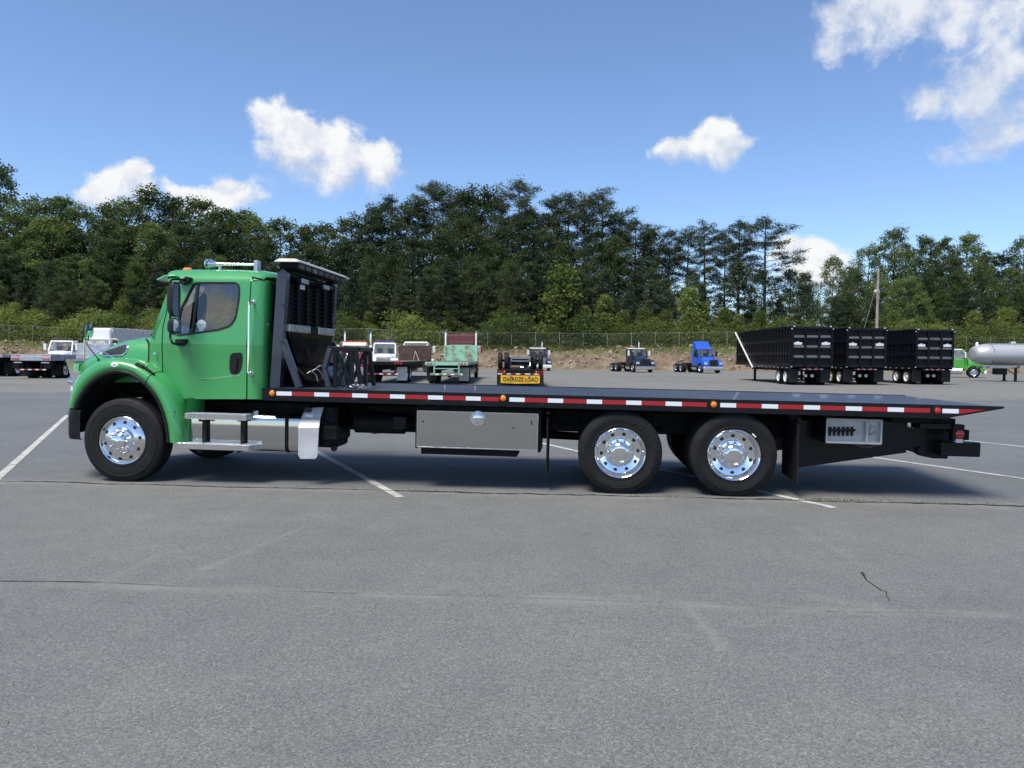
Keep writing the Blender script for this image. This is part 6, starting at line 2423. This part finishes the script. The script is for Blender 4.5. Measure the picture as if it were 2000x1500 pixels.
# utility pole
D = 86
r = tag(empty('utility_pole', None, (at_px(1710, D), D, -.05)), 'tall weathered wooden utility pole behind the black dump trailers', 'pole')
bpart(r, 'shaft', MB().tube([(0, 0, 0), (0, 0, 6), (0, 0, 12.1)], [.19, .165, .13], 12), 'pole')
bpart(r, 'insulator', MB().lathe([(.02, 0), (.05, .03), (.03, .08), (.05, .12), (.01, .15)], (0, 0, 12.08), (0, 0, 1), 10), 'dirty_white')
bpart(r, 'lamp_head', MB().tube([(0, -.1, 9.4), (-.5, -.5, 9.6)], .03, 6).lathe([(.05, .12), (.16, .05), (.17, -.04), (.1, -.14), (.0005, -.15)], (-.55, -.55, 9.52), (0, 0, 1), 14), 'dirty_white')
bpart(r, 'guy_wire', MB().tube([(0, 0, 11.0), (-2.6, .4, 0.1)], .018, 5), 'galv')
m = MB()
for dz, dx in ((12.15, 0), (9.9, 0)):
    m.tube([(dx + (-45 - dx) * t, 30 * t, dz - 1.0 * 4 * t * (1 - t)) for t in [k / 12 for k in range(13)]], .013, 4)
bpart(r, 'power_line', m, 'ink')

# ------------------------------------------------------------------ trees
def limb_mesh(name, segs):
    mb = MB()
    for pts, rs, n in segs: mb.tube(pts, rs, n, caps=False)
    return mb.mesh(name, MT['bark'], 60)


def crown_points(lobes, rng, per, spread):
    """leaf centres clustered in clumps inside lobes; returns points and a tone per point"""
    cen, tone = [], []
    for (c, rad) in lobes:
        nsub = max(5, int(10 * (rad / 1.6) ** 1.5))
        for _ in range(nsub):
            d = rng.normal(size=3); d /= np.linalg.norm(d)
            s = np.array(c) + d * rad * rng.uniform(.55, 1.0) * np.array([1, 1, .8])
            k = int(per * rng.uniform(.6, 1.3))
            pts = s + rng.normal(size=(k, 3)) * spread * rad * np.array([1, 1, .7])
            cen.append(pts)
            tone.append(np.clip(rng.normal(.5, .2) + rng.normal(0, .12, size=k), 0, 1))
    return np.concatenate(cen), np.concatenate(tone)


def proto_broadleaf(seed, H=20.0, W=4.6, low=.16, mat='leaf_mid', leaf=.31, nl=54, per=40, peak=.62):
    rng = np.random.default_rng(seed)
    rnd = random.Random(seed)
    segs = []
    lean = Vector((rnd.uniform(-.4, .4), rnd.uniform(-.4, .4), 0))
    trunk = [Vector((0, 0, -.5)), Vector((0, 0, H * .2)) + lean * .2, Vector((0, 0, H * .5)) + lean * .6, Vector((0, 0, H * .9)) + lean]
    segs.append((trunk, [.28, .22, .14, .03], 8))
    lobes = []
    for i in range(nl):
        t = low + (1 - low) * (i + rnd.random()) / nl
        # envelope radius over height
        e = math.sin(math.pi * min(1, (t - low * .6) / (1.02 - low * .6)) ** .8) ** .6
        a = i * 2.399 + rnd.uniform(-.4, .4)
        rr = W * e * rnd.uniform(.45, .95)
        c = Vector((math.cos(a) * rr, math.sin(a) * rr, H * t)) + lean * t
        lobes.append((tuple(c), rnd.uniform(1.0, 1.75) * (1.1 - .35 * t)))
        if i % 2 == 0:
            b = Vector((0, 0, max(H * low, c.z - rr * .7 - .6))) + lean * t
            segs.append(([b, b.lerp(c, .55) + Vector((0, 0, -.2)), c], [.09, .06, .02], 5))
    lobes.append((tuple(Vector((0, 0, H * .97)) + lean), 1.0))
    pts, tone = crown_points(lobes, rng, per, .36)
    size = rng.uniform(.7, 1.3, len(pts)) * leaf
    return card_mesh('crown', pts, size, MT[mat], rng, .25, .62, 0, tone), limb_mesh('trunk', segs), H


def proto_pine(seed, H=24.0, W=3.6, bare=.42, per=40):
    """tall pine: bare stem, rising limbs, tufts at their ends"""
    rng = np.random.default_rng(seed)
    rnd = random.Random(seed)
    segs = []
    bend = Vector((rnd.uniform(-.6, .6), rnd.uniform(-.5, .5), 0))
    def stem(t): return Vector((bend.x * t * t, bend.y * t * t, H * t))
    segs.append(([stem(0) - Vector((0, 0, .5))] + [stem(k / 6) for k in range(1, 7)], [.26, .24, .21, .17, .13, .08, .02], 8))
    cen, tone = [], []
    n = 34
    for i in range(n):
        t = bare + (1 - bare) * ((i + rnd.random()) / n) ** .9
        a = i * 2.399 + rnd.uniform(-.6, .6)
        u = (t - bare) / (1 - bare)
        L = W * (.35 + .95 * math.sin(math.pi * min(1, .18 + u * .80)) ** 1.2) * rnd.uniform(.45, 1.1)
        if u > .9: L *= .7
        b = stem(t)
        rise = rnd.uniform(.05, .45) + .3 * u
        e = b + Vector((math.cos(a) * L, math.sin(a) * L, L * rise))
        m = b.lerp(e, .5) + Vector((0, 0, -.12 * L))
        segs.append(([b, m, e], [.065, .045, .015], 5))
        for q in range(int(4 + L * 2.4)):
            s = rnd.uniform(.35, 1.08)
            p = (b.lerp(m, s / .5) if s < .5 else m.lerp(e, (s - .5) / .5)) + Vector((rnd.gauss(0, .35), rnd.gauss(0, .35), rnd.uniform(-.05, .35)))
            k = int(per * rnd.uniform(.6, 1.3))
            cen.append(np.array(p) + rng.normal(size=(k, 3)) * np.array([.34, .34, .20]))
            tone.append(np.clip(rng.normal(.5, .22) + rng.normal(0, .1, size=k), 0, 1))
    # tuft at the very top
    cen.append(np.array(stem(1)) + rng.normal(size=(90, 3)) * np.array([.45, .45, .6])); tone.append(rng.uniform(.3, .7, 90))
    pts, tone = np.concatenate(cen), np.concatenate(tone)
    size = rng.uniform(.6, 1.3, len(pts)) * .32
    return card_mesh('crown', pts, size, MT['needle'], rng, .1, .28, .4, tone), limb_mesh('trunk', segs), H


def proto_cone(seed, H=14.0, W=3.4, mat='needle', leaf=.25, per=28, asp=.5):
    """bushy cone clothed to the ground, drooping tiers"""
    rng = np.random.default_rng(seed)
    rnd = random.Random(seed)
    segs = [([Vector((0, 0, -.5)), Vector((0, 0, H * .5)), Vector((0, 0, H))], [.18, .1, .02], 7)]
    cen, tone = [], []
    n = 70
    for i in range(n):
        t = .03 + .95 * (i + rnd.random()) / n
        a = i * 2.399 + rnd.uniform(-.5, .5)
        L = W * (1 - t) ** .75 * rnd.uniform(.65, 1.1) + .25
        b = Vector((0, 0, H * t)); e = b + Vector((math.cos(a) * L, math.sin(a) * L, L * rnd.uniform(.0, .35)))
        if i % 3 == 0: segs.append(([b, e], [.04, .01], 4))
        tn = rng.normal(.5, .2)
        for q in range(int(3 + L * 3.0)):
            s = rnd.uniform(.3, 1.05)
            p = b.lerp(e, s) + Vector((rnd.gauss(0, .22), rnd.gauss(0, .22), rnd.gauss(0, .12)))
            k = int(per * rnd.uniform(.6, 1.3))
            cen.append(np.array(p) + rng.normal(size=(k, 3)) * np.array([.27, .27, .17]))
            tone.append(np.clip(tn + rng.normal(0, .12, size=k), 0, 1))
    pts, tone = np.concatenate(cen), np.concatenate(tone)
    size = rng.uniform(.6, 1.3, len(pts)) * leaf
    return card_mesh('crown', pts, size, MT[mat], rng, .2, asp, 0, tone), limb_mesh('trunk', segs), H


PROTO = {
    'broad': [proto_broadleaf(1), proto_broadleaf(2, 20, 4.0, .12), proto_broadleaf(3, 20, 5.2, .2, nl=52)],
    'dark': [proto_broadleaf(4, 20, 4.4, .1, 'leaf_dark'), proto_broadleaf(5, 20, 3.8, .1, 'leaf_dark'), proto_broadleaf(6, 20, 5.0, .08, 'leaf_dark', nl=54)],
    'pine': [proto_pine(11), proto_pine(12, 24, 3.2, .48), proto_pine(13, 24, 4.0, .38), proto_pine(14, 24, 3.0, .5)],
    'cone': [proto_cone(21), proto_cone(22, 14, 3.0), proto_cone(23, 14, 3.8)],
    'young': [proto_cone(31, 6, 1.9, 'leaf_light', .26, 12, .62), proto_cone(32, 6, 1.6, 'leaf_light', .26, 12, .62)],
    'shrub': [proto_broadleaf(41, 4.0, 1.9, .0, 'leaf_light', .19, 24, 24), proto_broadleaf(42, 3.4, 2.1, .0, 'leaf_light', .19, 24, 24), proto_broadleaf(43, 3.6, 1.8, .0, 'leaf_mid', .19, 22, 24)],
}
LABEL = {'broad': ('broad_leaved_tree', 'leafy mid green tree in the wood behind the fence', 'tree', 'broad leaved trees in the wood'),
         'dark': ('dark_leaved_tree', 'dark green leafy tree in the wood behind the fence', 'tree', 'dark leaved trees in the wood'),
         'pine': ('pine_tree', 'tall pine with open crown rising above the wood', 'tree', 'tall pines of the wood'),
         'cone': ('evergreen_tree', 'bushy dark evergreen clothed to the ground at the edge of the wood', 'tree', 'bushy evergreens along the wood edge'),
         'young': ('sapling', 'bright green cone shaped sapling before the dark wood', 'tree', 'young trees before the wood'),
         'shrub': ('shrub', 'light green shrub growing along the fence', 'shrub', 'shrubs along the fence')}
_tc = {}


PLACES = [(60, 'the silver rollback beds'), (200, 'the white box truck'), (330, 'the nose of the green truck'), (520, 'the green cab'), (660, 'the black rack of the green truck'), (720, 'the red tractor'), (850, 'the board deck flatbed'), (950, 'the teal flatbed'), (1110, 'the upturned axle trailer'), (1200, 'the bare bank between two navy tractors'), (1300, 'the navy tractor with the sky-lit roof'), (1430, 'the blue tractor'), (1560, 'the front of the dump trailers'), (1700, 'the first dump trailers of the row'), (1870, 'the last dump trailer of the row'), (9999, 'the tank trailer')]
RANK = 'in the wood'


def plant(kind, px, top_py, D, wide=1.0, label=None, seedoff=0):
    x = at_px(px, D)
    zb = bank_z(x, D)
    ztop = CAM_H + (697 + .0085 * (px - 1000) - top_py) * D / FPX
    h = ztop - zb
    if h < .6: return
    i = _tc.get(kind, 0); _tc[kind] = i + 1
    cr, tr, H = PROTO[kind][(i * 7 + i // 3 + seedoff) % len(PROTO[kind])]
    nm, lab, cat, grp = LABEL[kind]
    place = next(t for lim, t in PLACES if px < lim)
    short = {'broad': 'mid green leafy tree', 'dark': 'dark green leafy tree', 'pine': 'tall open crowned pine', 'cone': 'bushy dark evergreen', 'young': 'bright green cone shaped sapling', 'shrub': 'light green shrub'}[kind]
    rank = RANK if kind not in ('young', 'shrub') else 'at the fence'
    lab = '%s %s behind %s' % (short, rank, place)
    grp = lab
    s = h / (H * 1.02)
    root = tag(empty(nm, None, (x, D, zb - .05), (i * 2.1) % 6.28), label or lab, cat, None if label else grp)
    root.scale = (s * wide, s * wide, s)
    obj('crown', cr, root)
    obj('trunk', tr, root)


RANK = 'of the skyline'
rt = random.Random(77)
# skyline trees, left to right
for px, py, k, D, w in [(-60, 350, 'broad', 128, 1.1), (2, 308, 'broad', 132, .8), (62, 390, 'broad', 128, 1.2), (112, 383, 'broad', 130, 1.1), (160, 408, 'broad', 130, 1.1), (212, 402, 'broad', 131, 1.1), (256, 396, 'broad', 132, 1.1),
                        (300, 371, 'dark', 130, 1.15), (345, 386, 'dark', 131, 1.1), (396, 390, 'broad', 130, 1.1), (436, 412, 'broad', 129, 1.1), (474, 412, 'broad', 131, 1.1), (508, 424, 'broad', 130, 1.1), (548, 428, 'dark', 129, 1.1),
                        (600, 440, 'dark', 130, 1.2), (640, 436, 'dark', 131, 1.2), (688, 424, 'dark', 130, 1.2), (724, 410, 'dark', 131, 1.1), (765, 384, 'pine', 131, 1.3), (745, 404, 'pine', 134, 1.2), (802, 398, 'dark', 131, 1.1),
                        (842, 362, 'pine', 130, 1.25), (866, 366, 'pine', 134, 1.2), (905, 368, 'dark', 130, 1.0), (948, 374, 'dark', 132, 1.0), (978, 382, 'pine', 134, 1.2), (1010, 355, 'pine', 129, 1.35), (1040, 412, 'pine', 133, 1.2),
                        (1078, 390, 'pine', 131, 1.25), (1104, 381, 'pine', 134, 1.2), (1140, 385, 'pine', 133, 1.2), (1174, 376, 'pine', 130, 1.35), (1205, 425, 'pine', 132, 1.2), (1238, 428, 'pine', 130, 1.3), (1268, 446, 'dark', 132, 1.0),
                        (1302, 453, 'pine', 131, 1.2), (1338, 450, 'pine', 133, 1.2), (1374, 438, 'pine', 130, 1.35), (1412, 452, 'pine', 133, 1.1), (1438, 432, 'pine', 130, 1.1),
                        (1538, 525, 'dark', 128, 1.0), (1572, 556, 'dark', 128, 1.0), (1622, 503, 'broad', 127, .9), (1655, 520, 'broad', 130, .9), (1690, 482, 'broad', 131, .9), (1738, 448, 'broad', 128, .95), (1772, 484, 'broad', 131, .9),
                        (1800, 462, 'broad', 130, .85), (1832, 466, 'broad', 132, .85), (1860, 500, 'dark', 129, .9), (1886, 458, 'broad', 130, .9), (1925, 492, 'broad', 131, .9), (1955, 494, 'dark', 129, .9), (1992, 466, 'broad', 131, .95), (2050, 470, 'broad', 130, 1.1), (2100, 480, 'dark', 130, 1.1), (-110, 370, 'dark', 130, 1.2)]:
    plant(k, px, py, D, w * rt.uniform(.92, 1.08))
plant('pine', 1490, 426, 128, 1.55, 'lone tall pine standing beside the gap in the tree line')


def sky_y(px):
    pts = [(-150, 380), (0, 380), (160, 405), (300, 385), (450, 412), (620, 440), (720, 415), (850, 385), (1010, 390), (1180, 400), (1280, 450), (1520, 460), (1540, 530), (1600, 560), (1640, 515), (1740, 470), (1900, 480), (2150, 490)]
    for (a, ya), (b, yb) in zip(pts, pts[1:]):
        if a <= px <= b: return ya + (yb - ya) * (px - a) / (b - a)
    return 450


def gap(px):               # where sky shows low between the stems
    return 1290 < px < 1600


# second, third and fourth ranks fill the wood downwards
RANK = 'within the wood'
px = -140
while px < 2140:
    if not gap(px):
        plant('dark' if 540 < px < 1300 or rt.random() < .35 else 'broad', px + rt.uniform(-12, 12), sky_y(px) + rt.uniform(28, 75), 124 + rt.uniform(-2, 2), rt.uniform(1.0, 1.25))
    px += 50
px = -140
while px < 2140:
    t = sky_y(px) + rt.uniform(85, 145)
    if gap(px): t = max(t, 548 + rt.uniform(0, 30))
    plant(rt.choice(['dark', 'cone', 'dark'] if 540 < px < 1650 else ['broad', 'broad', 'dark', 'cone']), px + rt.uniform(-14, 14), t, 118.5 + rt.uniform(-2, 2), rt.uniform(1.0, 1.3))
    px += 46
RANK = 'at the wood edge'
px = -140
while px < 2140:
    t = 528 + rt.uniform(-25, 45) + (25 if px > 1500 else 0)
    plant(rt.choice(['cone', 'dark', 'cone'] if 540 < px < 1700 else ['broad', 'dark', 'broad', 'cone']), px + rt.uniform(-14, 14), t, 114 + rt.uniform(-1.5, 1.5), rt.uniform(1.0, 1.35))
    px += 44
# saplings and shrubs in the light
for px, py in ((1096, 514), (1345, 560), (1368, 590), (690, 600), (1180, 575), (1410, 600), (560, 585), (455, 590), (1255, 600), (880, 600), (30, 590), (240, 585), (295, 600), (720, 608), (985, 598), (1030, 612), (1140, 596), (1215, 606), (1300, 604), (1440, 612), (1480, 606), (1720, 612), (1900, 606), (1960, 600), (800, 612)):
    plant('young', px, py, 111.5 + rt.uniform(-.6, .6), 1.0)
px = -130
while px < 2130:
    t = 636 + rt.uniform(-22, 22) + (8 if px > 1400 else 0) + (-14 if px < 330 else 0)
    plant('shrub', px + rt.uniform(-8, 8), t, 109.6 + rt.uniform(-.9, 1.3), rt.uniform(.95, 1.4))
    px += 27
